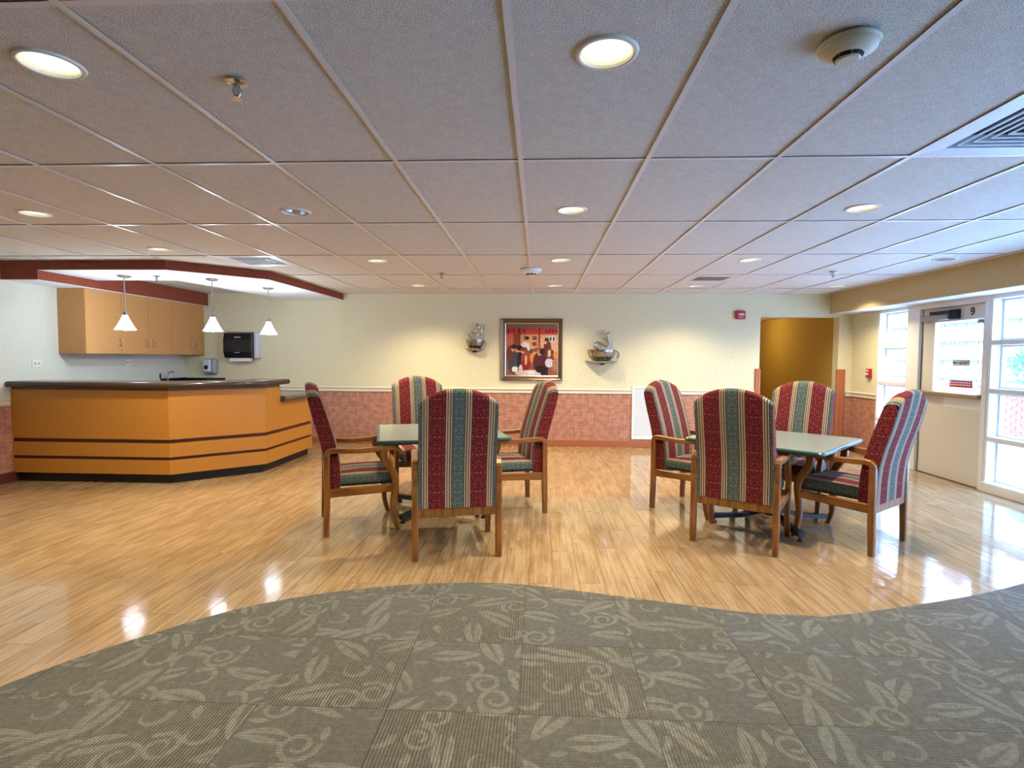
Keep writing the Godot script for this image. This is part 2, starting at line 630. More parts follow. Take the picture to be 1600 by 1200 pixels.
func make_materials() -> void:
	# ceiling board: off-white mineral fibre with dark fissures
	var pit := noise(0.20, 3, 2)
	var soft := noise(0.012, 4, 2)
	var tile_c := func(x: int, y: int) -> Color:
		var p := pit.get_noise_2d(x, y)
		var d := smoothstep(0.08, 0.36, p)
		var c := Color(0.96, 0.935, 0.885) * (1.0 + soft.get_noise_2d(x, y) * 0.03 + p * 0.10)
		return c.lerp(Color(0.58, 0.55, 0.50), d)
	M.tile = mat(Color.WHITE, 0.95, 0, 0.2)
	world_tex(M.tile, image_texture(512, 512, tile_c), 0.47)
	M.tile_edge = mat(rgb8(104, 88, 74), 0.95, 0, 0.2)
	M.tbar = mat(rgb8(222, 216, 208), 0.3)
	M.white = mat(rgb8(228, 228, 224), 0.5)
	M.soffit_white = mat(rgb8(228, 232, 236), 0.85)
	M.soffit_red = world_tex(mat(Color.WHITE, 0.85), noise_tex(256, 0.09, 21, [[0.0, rgb8(116, 50, 28)], [1.0, rgb8(146, 70, 44)]]), 0.6)
	M.cream = mat(rgb8(222, 214, 190), 0.6)
	M.frame = mat(rgb8(222, 220, 212), 0.45)
	# vinyl wall covering
	M.paper = world_tex(mat(Color.WHITE, 0.85, 0, 0.3), noise_tex(512, 0.11, 12, [[0.0, rgb8(168, 158, 116)], [0.42, rgb8(217, 208, 168)], [0.6, rgb8(227, 219, 183)], [1.0, rgb8(253, 248, 226)]], 4), 0.9)
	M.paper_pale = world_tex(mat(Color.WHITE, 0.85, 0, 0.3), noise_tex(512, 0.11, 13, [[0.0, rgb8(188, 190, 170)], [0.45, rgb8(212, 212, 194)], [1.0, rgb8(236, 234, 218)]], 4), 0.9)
	M.fascia = world_tex(mat(Color.WHITE, 0.85, 0, 0.3), noise_tex(256, 0.11, 14, [[0.0, rgb8(180, 160, 118)], [1.0, rgb8(214, 196, 156)]], 4), 0.7)
	M.mustard = world_tex(mat(Color.WHITE, 0.85, 0, 0.3), noise_tex(256, 0.12, 15, [[0.0, rgb8(170, 138, 64)], [1.0, rgb8(200, 168, 92)]], 4), 0.7)
	# stamped terracotta wainscot: faint lozenges
	var wn := noise(0.05, 31, 4)
	var ws := noise(0.3, 32, 2)
	var wains := func(x: int, y: int) -> Color:
		var lx := fposmod((x + y) / 46.0, 1.0)
		var ly := fposmod((x - y) / 46.0, 1.0)
		var diamond := 0.025 if (lx < 0.5) != (ly < 0.5) else -0.025
		var g := 1.0 + wn.get_noise_2d(x * 0.35, y * 0.35) * 0.14 + ws.get_noise_2d(x * 0.7, y * 0.7) * 0.16 + diamond
		return rgb8(174, 124, 102) * g
	M.wainscot = world_tex(mat(Color.WHITE, 0.7, 0, 0.35), image_texture(512, 512, wains), 1.15)
	M.baseboard = mat(rgb8(160, 92, 50), 0.5)
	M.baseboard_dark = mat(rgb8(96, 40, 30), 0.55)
	# plank wear layer
	var grain := noise(0.03, 51, 4)
	var fine := noise(0.2, 52, 2)
	var plank := func(x: int, y: int) -> Color:
		var s := grain.get_noise_2d(x * 3.2, y * 0.10)
		var t := fine.get_noise_2d(x * 2.6, y * 0.07)
		var q := grain.get_noise_2d(x * 0.6 + 900, y * 0.2)
		var c := rgb8(167, 141, 108).lerp(rgb8(140, 113, 78), clampf(0.4 + s * 0.55 + q * 0.6, 0, 1))
		return c * (1.0 + t * 0.10)
	M.plank = mat(Color.WHITE, 0.08, 0, 0.5)
	M.plank.albedo_texture = image_texture(256, 512, plank)
	M.plank.vertex_color_use_as_albedo = true
	M.plank.uv1_scale = Vector3(1 / 0.5, 1 / 1.8, 1)
	M.plank.normal_enabled = true
	M.plank.normal_texture = noise_tex(512, 0.012, 55, [], 3, true, 3.0)
	M.plank.normal_scale = 0.07
	M.screed = mat(rgb8(74, 50, 30), 0.9)
	for k in 3:
		var t := carpet_texture(100 + 17 * k)
		var m := mat(Color.WHITE, 1.0, 0, 0.1)
		m.albedo_texture = t[0]
		m.uv1_scale = Vector3(2, 2, 1)
		m.rim_enabled = true
		m.rim = 0.5
		m.rim_tint = 0.0
		m.heightmap_enabled = true
		m.heightmap_texture = t[1]
		m.heightmap_scale = 0.3
		M["carpet%d" % k] = m
	# chairs and tables
	M.fabric = mat(Color.WHITE, 0.9, 0, 0.2)
	M.fabric.albedo_texture = fabric_texture()
	M.fabric.rim_enabled = true
	M.fabric.rim = 0.12
	var oak := func(x: int, y: int) -> Color:
		var s := grain.get_noise_2d(x * 3.0, y * 0.15)
		return rgb8(142, 92, 38).lerp(rgb8(110, 66, 22), clampf(0.4 + s * 1.1, 0, 1))
	M.oak = mat(Color.WHITE, 0.36, 0, 0.5)
	M.oak.albedo_texture = image_texture(128, 256, oak)
	M.oak.uv1_scale = Vector3(2.0, 2.0, 1)
	M.table_top = world_tex(mat(Color.WHITE, 0.28, 0, 0.5), noise_tex(256, 0.3, 61, [[0.0, rgb8(108, 118, 110)], [1.0, rgb8(146, 153, 144)]], 2), 0.25)
	M.table_edge = mat(rgb8(34, 66, 62), 0.3)
	M.black_metal = mat(rgb8(24, 25, 30), 0.42, 0.0)
	M.chrome = mat(rgb8(200, 200, 202), 0.18, 1.0)
	M.steel = mat(rgb8(176, 172, 164), 0.34, 1.0)
	M.pewter = world_tex(mat(Color.WHITE, 0.3, 1.0), noise_tex(256, 0.03, 71, [[0.0, rgb8(96, 90, 86)], [0.5, rgb8(164, 160, 156)], [1.0, rgb8(216, 212, 208)]], 4), 0.5)
	# bar joinery
	M.maple = world_tex(mat(Color.WHITE, 0.42, 0, 0.45), noise_tex(256, 0.06, 81, [[0.0, rgb8(174, 116, 40)], [1.0, rgb8(192, 136, 60)]], 3), 0.35)
	M.cab_wood = world_tex(mat(Color.WHITE, 0.45, 0, 0.4), noise_tex(256, 0.06, 82, [[0.0, rgb8(188, 134, 78)], [1.0, rgb8(206, 154, 98)]], 3), 0.35)
	M.reveal = mat(rgb8(82, 38, 34), 0.5)
	M.toe = mat(rgb8(26, 26, 30), 0.5)
	M.bar_top = mat(rgb8(70, 56, 46), 0.16)
	M.worktop = mat(rgb8(92, 84, 74), 0.3)
	M.subtop = mat(rgb8(112, 92, 78), 0.5)
	M.black = mat(rgb8(22, 22, 26), 0.25)
	M.grey_plastic = mat(rgb8(150, 154, 164), 0.45)
	M.pale_plastic = mat(rgb8(206, 208, 214), 0.45)
	M.paper_white = mat(rgb8(232, 232, 230), 0.9)
	M.ivory = mat(rgb8(214, 206, 178), 0.45)
	M.detector = mat(rgb8(206, 198, 172), 0.45)
	M.fire_red = mat(rgb8(176, 34, 40), 0.4)
	M.door = mat(rgb8(204, 198, 182), 0.5)
	M.seam = mat(rgb8(80, 64, 46), 0.6)
	M.brass = mat(rgb8(168, 146, 110), 0.4, 0.6)
	M.closer = mat(rgb8(150, 148, 144), 0.4, 0.3)
	M.guard = mat(rgb8(176, 104, 62), 0.45)
	M.dark_slot = mat(rgb8(30, 30, 32), 0.8)
	M.gilt = mat(rgb8(112, 92, 70), 0.32, 0.7)
	M.gilt_light = mat(rgb8(206, 196, 176), 0.3, 0.6)
	M.picture = mat(Color.WHITE, 0.35)
	M.picture.albedo_texture = paint_picture()
	var glass := mat(Color(0.86, 0.95, 0.97, 0.06), 0.0)
	glass.transparency = BaseMaterial3D.TRANSPARENCY_ALPHA
	M.glass = glass
	# lamps
	M.lamp = mat(Color(1, 0.97, 0.88), 0.5)
	M.lamp.emission_enabled = true
	M.lamp.emission = Color(0.99, 0.985, 0.86)
	M.lamp.emission_energy_multiplier = 0.95
	M.lamp_off = mat(rgb8(220, 214, 196), 0.5)
	M.shade = mat(Color(0.97, 0.98, 1.0), 0.4)
	M.shade.emission_enabled = true
	M.shade.emission = Color(0.93, 0.96, 1.0)
	M.shade.emission_energy_multiplier = 2.4
	# outside
	M.concrete = world_tex(mat(Color.WHITE, 0.9), noise_tex(256, 0.05, 91, [[0.0, rgb8(196, 194, 188)], [1.0, rgb8(224, 222, 216)]], 4), 3.0)
	M.brick = mat(rgb8(128, 62, 50), 0.9)
	M.brick_pale = mat(rgb8(186, 172, 164), 0.9)
	M.block = mat(rgb8(60, 66, 96), 0.7)
	M.leaf = mat(rgb8(58, 104, 62), 0.6)
	M.leaf.backlight_enabled = true
	M.leaf.backlight = Color(0.3, 0.5, 0.25)
	M.bark = mat(rgb8(92, 74, 58), 0.9)
	M.roof = mat(rgb8(90, 88, 84), 0.9)

# ---------------------------------------------------------------- setting



var curve: Array = []

func carpet_region() -> PackedVector2Array:
	var pts := [Vector2(-3.6, 2.5), Vector2(-3.1, 0.9), Vector2(-2.62, -0.6), Vector2(-2.3, -1.6), Vector2(-2.156, -2.028), Vector2(-1.908, -2.394), Vector2(-1.507, -2.795), Vector2(-0.889, -3.072), Vector2(-0.221, -3.161), Vector2(0.405, -3.044), Vector2(1.06, -2.883), Vector2(1.381, -2.86), Vector2(1.622, -2.882), Vector2(2.39, -3.129), Vector2(2.937, -3.365), Vector2(3.5, -3.66), Vector2(4.6, -4.1)]
	curve = smooth_line(pts, 8)
	var poly := PackedVector2Array(curve)
	poly.append(Vector2(RIGHT, REAR))
	return poly

func in_view(x: float, z: float) -> bool:
	if z > -1.2:
		return false
	return absf(x / -z + 0.05) < 1.02

func build_floor() -> void:
	var root := struct_root("floor")
	part(root, "subfloor", boxed(Vector3(LEFT - 0.2, -0.2, BACK - 0.15), Vector3(RIGHT + 0.2, -0.006, REAR + 0.2)), M.screed)
	var carpet := carpet_region()
	var wood_edge := PackedVector2Array(curve)
	wood_edge.append(Vector2(RIGHT, BACK))
	wood_edge.append(Vector2(LEFT, BACK))
	wood_edge.append(Vector2(LEFT, REAR))
	# planks, 0.152 x 0.914, laid towards the far wall in staggered columns
	var planks := []
	var r := RandomNumberGenerator.new()
	r.seed = 77
	var cols := int(ceil((RIGHT - LEFT) / 0.152))
	for i in cols:
		var x0 := LEFT + i * 0.152
		var x1 := minf(x0 + 0.152, RIGHT)
		var z := REAR - r.randf() * 0.914
		while z > BACK:
			var z1 := maxf(z - 0.914, BACK)
			var cell := PackedVector2Array([Vector2(x0 + 0.0013, z - 0.0013), Vector2(x1 - 0.0013, z - 0.0013), Vector2(x1 - 0.0013, z1 + 0.0013), Vector2(x0 + 0.0013, z1 + 0.0013)])
			var tone := r.randf()
			var off := Vector2(r.randf(), r.randf()) * 2.0
			for piece in Geometry2D.intersect_polygons(cell, wood_edge):
				if piece.size() < 3:
					continue
				var mid := Vector2.ZERO
				for p in piece:
					mid += p / piece.size()
				var d := mid.length() if in_view(mid.x, mid.y) else 100.0 + mid.length()
				planks.append({"p": piece, "d": d, "tone": tone, "off": off, "full": piece.size() == 4})
			z = z1
	planks.sort_custom(func(a, b): return a.d < b.d)
	var rest := S()
	for k in planks.size():
		var q: Dictionary = planks[k]
		var st := S() if k < 300 else rest
		var t: float = 0.90 + 0.17 * q.tone
		st.set_color(Color(t, t * (0.985 + 0.02 * q.tone), t * 0.98))
		prism(st, q.p, -0.004, 0.0, q.off, 0, false)
		if k < 300:
			st.generate_tangents()
			part(root, "plank", st, M.plank)
	rest.generate_tangents()
	var o := part(root, "plank_field", rest, M.plank)
	o.set_meta("kind", "stuff")
	# carpet tiles, half a metre square, quarter-turned
	var far := S()
	for i in range(-8, 11):
		for j in range(-9, 5):
			var x0 := -0.066 + i * 0.5
			var z0 := -1.98 + j * 0.5
			var cell := PackedVector2Array([Vector2(x0 + 0.001, z0 + 0.001), Vector2(x0 + 0.499, z0 + 0.001), Vector2(x0 + 0.499, z0 + 0.499), Vector2(x0 + 0.001, z0 + 0.499)])
			var rot := posmod(i + j, 2) + 2 * ((i * 7 + j * 3) & 1)
			for piece in Geometry2D.intersect_polygons(cell, carpet):
				if piece.size() < 3:
					continue
				var st := S()
				prism(st, piece, -0.004, 0.003, Vector2(i * 0.13 + j * 0.29, j * 0.17 + i * 0.31), rot, false)
				part(root, "carpet_tile", st, M["carpet%d" % posmod(i * 5 + j * 2 + (i * j) % 2, 3)])
	for piece in Geometry2D.intersect_polygons(PackedVector2Array([Vector2(-4, 0.52), Vector2(5.2, 0.52), Vector2(5.2, REAR), Vector2(-4, REAR)]), carpet):
		prism(far, piece, -0.004, 0.003, Vector2.ZERO, 0, false)
	part(root, "carpet_field", far, M.carpet0)

func tile_with_hole(st: SurfaceTool, x0: float, x1: float, z0: float, z1: float, c: Vector2, r: float, y0: float, y1: float) -> void:
	var angs := []
	for k in 40:
		angs.append(TAU * k / 40)
	for p in [Vector2(x0, z0), Vector2(x1, z0), Vector2(x1, z1), Vector2(x0, z1)]:
		angs.append(fposmod((p - c).angle(), TAU))
	angs.sort()
	for k in angs.size():
		var a: float = angs[k]
		var b: float = angs[(k + 1) % angs.size()]
		var q := []
		for t in [a, b]:
			var d := Vector2(cos(t), sin(t))
			var reach := 1e9
			if absf(d.x) > 1e-9:
				reach = minf(reach, ((x1 if d.x > 0 else x0) - c.x) / d.x)
			if absf(d.y) > 1e-9:
				reach = minf(reach, ((z1 if d.y > 0 else z0) - c.y) / d.y)
			q.append([c + d * r, c + d * reach])
		var i0: Vector2 = q[0][0]
		var o0: Vector2 = q[0][1]
		var i1: Vector2 = q[1][0]
		var o1: Vector2 = q[1][1]
		quad(st, Vector3(i0.x, y0, i0.y), Vector3(o0.x, y0, o0.y), Vector3(o1.x, y0, o1.y), Vector3(i1.x, y0, i1.y), Vector3.DOWN)
		quad(st, Vector3(i0.x, y0, i0.y), Vector3(i1.x, y0, i1.y), Vector3(i1.x, y1, i1.y), Vector3(i0.x, y1, i0.y), Vector3(c.x - i0.x, 0, c.y - i0.y))

var lights := [
	[-1.62, -1.768, 1], [0.205, -1.768, 1],
	[-3.43, -3.588, 1], [-1.62, -3.588, 0], [0.205, -3.585, 1], [2.033, -3.582, 1],
	[-3.43, -4.81, 1], [-1.62, -5.41, 1], [0.205, -5.40, 1], [2.03, -5.41, 1], [3.83, -5.39, 0],
	[-1.62, -7.27, 1], [0.205, -7.29, 1], [2.05, -7.295, 1], [3.86, -7.294, 1]]

func grid_x(i: int) -> float:
	return -0.0952 + 0.61 * i

func grid_z(j: int) -> float:
	return -1.4664 - 1.22 * j

func tee(lo: Vector3, hi: Vector3, along_z: bool) -> SurfaceTool:
	# inverted tee: flange on which the boards lie, and its web
	var st := S()
	box(st, Vector3(lo.x, lo.y, lo.z), Vector3(hi.x, CEIL + 0.002, hi.z))
	if along_z:
		box(st, Vector3((lo.x + hi.x) / 2 - 0.001, CEIL + 0.002, lo.z), Vector3((lo.x + hi.x) / 2 + 0.001, CEIL + 0.035, hi.z))
	else:
		box(st, Vector3(lo.x, CEIL + 0.002, (lo.z + hi.z) / 2 - 0.001), Vector3(hi.x, CEIL + 0.035, (lo.z + hi.z) / 2 + 0.001))
	return st

func build_ceiling() -> void:
	var root := struct_root("ceiling")
	part(root, "roof_deck", boxed(Vector3(LEFT - 0.3, 2.62, BACK - 0.3), Vector3(RIGHT + 0.25, 2.8, REAR + 0.3)), M.roof)
	var vents := [[-5, 3], [3, 0], [3, 4]]
	for i in range(-9, 8):
		var x0 := maxf(grid_x(i) + 0.009, LEFT)
		var x1 := minf(grid_x(i + 1) - 0.009, 4.27)
		if x1 - x0 < 0.03:
			continue
		for j in range(-4, 6):
			var za := minf(grid_z(j) - 0.009, REAR)
			var zb := maxf(grid_z(j + 1) + 0.009, BACK)
			if za - zb < 0.03:
				continue
			for v in vents:
				if v[0] == i and v[1] == j:
					# a diffuser fills half of this bay
					if j == 0:
						za = -2.676 + 0.61 - 0.004
						za = grid_z(j) - 0.009
						zb = grid_z(j) - 0.61 + 0.009
					else:
						za = grid_z(j) - 0.61 - 0.009
					if v[0] == 3 and j == 4:
						za = grid_z(j) - 0.61 - 0.009
			var hole := Vector2.INF
			for l in lights:
				if l[0] > x0 and l[0] < x1 and l[1] < za and l[1] > zb:
					hole = Vector2(l[0], l[1])
			var st := S()
			var y0 := CEIL + 0.0065
			if hole == Vector2.INF:
				quad(st, Vector3(x0, y0, zb), Vector3(x1, y0, zb), Vector3(x1, y0, za), Vector3(x0, y0, za), Vector3.DOWN)
			else:
				tile_with_hole(st, x0, x1, zb, za, hole, 0.09, y0, y0 + 0.018)
			var tile := st.commit()
			st = S()
			var corners := [Vector3(x0, y0, zb), Vector3(x1, y0, zb), Vector3(x1, y0, za), Vector3(x0, y0, za)]
			for k in 4:
				var a: Vector3 = corners[k]
				var b: Vector3 = corners[(k + 1) % 4]
				quad(st, a, b, b + Vector3.UP * 0.018, a + Vector3.UP * 0.018, (a + b) / 2 - Vector3((x0 + x1) / 2, y0, (za + zb) / 2))
			st.commit(tile)
			tile.surface_set_material(0, M.tile)
			tile.surface_set_material(1, M.tile_edge)
			var board_ := MeshInstance3D.new()
			board_.name = "ceiling_tile"
			board_.mesh = tile
			root.add_child(board_, true)
	for i in range(-8, 8):
		var x := grid_x(i)
		if x > 4.25:
			continue
		part(root, "grid_bar", tee(Vector3(x - 0.012, CEIL, BACK), Vector3(x + 0.012, CEIL, REAR), true), M.tbar)
	for j in range(-3, 6):
		var z := grid_z(j)
		part(root, "grid_bar", tee(Vector3(LEFT, CEIL + 0.0003, z - 0.012), Vector3(4.27, CEIL, z + 0.012), false), M.tbar)
	for v in vents:
		var z := grid_z(v[1]) - 0.61
		part(root, "grid_bar", tee(Vector3(grid_x(v[0]), CEIL + 0.0003, z - 0.012), Vector3(grid_x(v[0] + 1), CEIL, z + 0.012), false), M.tbar)
	# wall angle
	part(root, "wall_angle", boxed(Vector3(LEFT, CEIL, BACK), Vector3(4.27, CEIL + 0.006, BACK + 0.022)), M.tbar)

func panel_wall(called: String, pieces: Array, m: Material) -> Node3D:
	var st := S()
	for p in pieces:
		box(st, p[0], p[1])
	return struct(called, st, m)

func rail_run(a: Vector3, b: Vector3, out: Vector3) -> SurfaceTool:
	# moulded chair rail between two points on a wall, 0.072 high; out points off the wall
	var st := S()
	var prof := [Vector2(0.0, 0.0), Vector2(0.012, 0.0), Vector2(0.014, 0.022), Vector2(0.010, 0.028), Vector2(0.010, 0.040), Vector2(0.022, 0.048), Vector2(0.026, 0.060), Vector2(0.020, 0.070), Vector2(0.0, 0.072)]
	for k in prof.size() - 1:
		var p: Vector2 = prof[k]
		var q: Vector2 = prof[k + 1]
		var t := (q - p).normalized()
		quad(st, a + out * p.x + Vector3.UP * p.y, b + out * p.x + Vector3.UP * p.y, b + out * q.x + Vector3.UP * q.y, a + out * q.x + Vector3.UP * q.y, out * t.y - Vector3.UP * t.x)
	for e in [a, b]:
		var dir: Vector3 = (a - b) if e == a else (b - a)
		for k in range(1, prof.size() - 1):
			tri(st, e + Vector3.UP * prof[0].y, e + out * prof[k].x + Vector3.UP * prof[k].y, e + out * prof[k + 1].x + Vector3.UP * prof[k + 1].y, dir.normalized())
	return st

func build_walls() -> void:
	var T := 0.15
	var rail_lo := 0.806
	# far wall, with the corridor opening
	var w := panel_wall("wall_back", [
		[Vector3(LEFT - T, rail_lo, BACK - T), Vector3(3.27, 2.62, BACK)],
		[Vector3(3.27, 1.963, BACK - T), Vector3(4.40, 2.62, BACK)],
		[Vector3(4.40, rail_lo, BACK - T), Vector3(RIGHT + T, 2.62, BACK)]], M.paper)
	var st := S()
	box(st, Vector3(LEFT - T, 0, BACK - T), Vector3(3.27, rail_lo, BACK))
	box(st, Vector3(4.40, 0, BACK - T), Vector3(RIGHT + T, rail_lo, BACK))
	part(w, "wainscot", st, M.wainscot)
	st = rail_run(Vector3(LEFT, rail_lo, BACK), Vector3(1.405, rail_lo, BACK), Vector3.BACK)
	struct("trim_1", st, M.cream)
	struct("trim_2", rail_run(Vector3(1.806, rail_lo, BACK), Vector3(3.20, rail_lo, BACK), Vector3.BACK), M.cream)
	struct("trim_3", rail_run(Vector3(4.515, rail_lo, BACK), Vector3(RIGHT, rail_lo, BACK), Vector3.BACK), M.cream)
	st = S()
	box(st, Vector3(-4.86, 0, BACK), Vector3(3.21, 0.10, BACK + 0.014), 0.004)
	box(st, Vector3(4.51, 0, BACK), Vector3(RIGHT, 0.10, BACK + 0.014), 0.004)
	struct("baseboard_back", st, M.baseboard)
	# corner guards of the opening
	for q in [[3.205, 3.285, "trim_4"], [4.385, 4.505, "trim_5"]]:
		st = S()
		box(st, Vector3(q[0], 0.0, BACK - 0.02), Vector3(q[1], 1.20, BACK + 0.02), 0.005)
		box(st, Vector3(q[0] + 0.012, 0.0, BACK + 0.0), Vector3(q[0] + 0.03, 1.196, BACK + 0.028), 0.004)
		box(st, Vector3(q[1] - 0.036, 0.0, BACK + 0.0), Vector3(q[1] - 0.018, 1.196, BACK + 0.028), 0.004)
		struct(q[2], st, M.guard)
	# corridor behind the opening, running away
	panel_wall("wall_corridor_right", [[Vector3(4.43, 0, -13.0), Vector3(4.58, 2.4, BACK - T)]], M.mustard)
	panel_wall("wall_corridor_left", [[Vector3(2.85, 0, -13.0), Vector3(3.0, 2.4, BACK - T)]], M.mustard)
	panel_wall("wall_corridor_end", [[Vector3(2.85, 0, -13.15), Vector3(4.58, 2.4, -13.0)]], M.mustard)
	struct("ceiling_corridor", boxed(Vector3(2.85, 2.09, -13.15), Vector3(4.58, 2.4, BACK - T)), M.cream)
	struct("floor_corridor", boxed(Vector3(2.85, -0.1, -13.15), Vector3(4.58, 0.0, BACK - T)), M.maple)
	# left wall
	w = panel_wall("wall_left", [[Vector3(LEFT - T, rail_lo, BACK - T), Vector3(LEFT, 2.62, REAR + T)]], M.paper_pale)
	part(w, "wainscot", boxed(Vector3(LEFT - T, 0, BACK - T), Vector3(LEFT, rail_lo, REAR + T)), M.wainscot)
	struct("trim_6", rail_run(Vector3(LEFT, rail_lo + 0.01, REAR), Vector3(LEFT, rail_lo + 0.01, -5.40), Vector3.RIGHT), M.cream)
	struct("baseboard_left", boxed(Vector3(LEFT, 0, -5.47), Vector3(LEFT + 0.014, 0.11, REAR), 0.004), M.baseboard_dark)
	# wall behind the camera
	w = panel_wall("wall_rear", [[Vector3(LEFT - T, rail_lo, REAR), Vector3(RIGHT + T, 2.62, REAR + T)]], M.paper)
	part(w, "wainscot", boxed(Vector3(LEFT - T, 0, REAR), Vector3(RIGHT + T, rail_lo, REAR + T)), M.wainscot)
	# right wall: plain piece by the corner, solid end behind the camera
	w = panel_wall("wall_right", [[Vector3(RIGHT, rail_lo, BACK), Vector3(RIGHT + T, 2.02, -7.62)], [Vector3(RIGHT, rail_lo, 0.27), Vector3(RIGHT + T, 2.02, REAR + T)]], M.paper)
	st = S()
	box(st, Vector3(RIGHT, 0, BACK), Vector3(RIGHT + T, rail_lo, -7.62))
	box(st, Vector3(RIGHT, 0, 0.27), Vector3(RIGHT + T, rail_lo, REAR + T))
	part(w, "wainscot", st, M.wainscot)
	struct("trim_7", rail_run(Vector3(RIGHT, rail_lo, BACK), Vector3(RIGHT, rail_lo, -7.62), Vector3.LEFT), M.cream)
	struct("baseboard_right", boxed(Vector3(RIGHT - 0.014, 0, BACK), Vector3(RIGHT, 0.10, -7.62), 0.004), M.baseboard)
	# dropped header over the windows
	w = struct("wall_header", boxed(Vector3(4.27, 2.015, BACK), Vector3(RIGHT + 0.25, 2.62, REAR)), M.fascia)
	part(w, "soffit_board", boxed(Vector3(4.272, 2.009, BACK), Vector3(RIGHT + 0.14, 2.0155, REAR)), M.soffit_white)

func build_soffit() -> void:
	var root := struct_root("ceiling_bar_soffit")
	var outer := [Vector2(-5.12, -5.36), Vector2(-3.77, -5.36), Vector2(-3.05, -6.05), Vector2(-2.99, BACK), Vector2(-3.87, BACK), Vector2(-4.16, -6.12), Vector2(-5.12, -6.12)]
	var st := S()
	prism(st, PackedVector2Array(outer), 2.205, 2.294)
	part(root, "soffit_band", st, M.soffit_red)
	st = S()
	var inset := Geometry2D.offset_polygon(PackedVector2Array(outer), -0.002)
	prism(st, inset[0], 2.2025, 2.206)
	part(root, "soffit_panel", st, M.soffit_white)
	part(root, "cabinet_bulkhead", boxed(Vector3(LEFT, 2.107, BACK), Vector3(-5.12, 2.294, -5.36)), M.soffit_red)
	part(root, "bulkhead_panel", boxed(Vector3(LEFT, 2.104, BACK), Vector3(-5.122, 2.108, -5.362)), M.soffit_white)

func window_unit(n: int, z0: float, z1: float) -> void:
	# z0 is the far end, z1 the near end
	var root := struct_root("window_%d" % n)
	var levels := [0.10, 0.545, 1.035, 1.525, 1.975]
	var X0 := RIGHT - 0.015
	var X1 := RIGHT + 0.13
	part(root, "sill", boxed(Vector3(X0 - 0.02, 0.0, z0), Vector3(X1, 0.10, z1), 0.004), M.frame)
	part(root, "post", boxed(Vector3(X0, 0.10, z0), Vector3(X1, 2.012, z0 + 0.035), 0.003), M.frame)
	part(root, "post", boxed(Vector3(X0, 0.10, z1 - 0.035), Vector3(X1, 2.012, z1), 0.003), M.frame)
	part(root, "head", boxed(Vector3(X0, 1.965, z0 + 0.035), Vector3(X1, 2.012, z1 - 0.035), 0.003), M.frame)
	for k in range(1, 4):
		part(root, "transom", boxed(Vector3(X0, levels[k] - 0.024, z0 + 0.035), Vector3(X1, levels[k] + 0.024, z1 - 0.035), 0.003), M.frame)
	for k in 4:
		var lo: float = levels[k] + (0.024 if k > 0 else 0.0)
		var hi: float = levels[k + 1] - (0.024 if k < 3 else 0.010)
		var st := S()
		var g := 0.022
		box(st, Vector3(X1 - 0.05, lo, z0 + 0.035), Vector3(X1 - 0.01, lo + g, z1 - 0.035))
		box(st, Vector3(X1 - 0.05, hi - g, z0 + 0.035), Vector3(X1 - 0.01, hi, z1 - 0.035))
		box(st, Vector3(X1 - 0.05, lo + g, z0 + 0.035), Vector3(X1 - 0.01, hi - g, z0 + 0.035 + g))
		box(st, Vector3(X1 - 0.05, lo + g, z1 - 0.035 - g), Vector3(X1 - 0.01, hi - g, z1 - 0.035))
		part(root, "sash", st, M.frame)
		st = S()
		quad(st, Vector3(X1 - 0.03, lo + g, z0 + 0.035 + g), Vector3(X1 - 0.03, lo + g, z1 - 0.035 - g), Vector3(X1 - 0.03, hi - g, z1 - 0.035 - g), Vector3(X1 - 0.03, hi - g, z0 + 0.035 + g), Vector3.LEFT)
		part(root, "pane", st, M.glass)

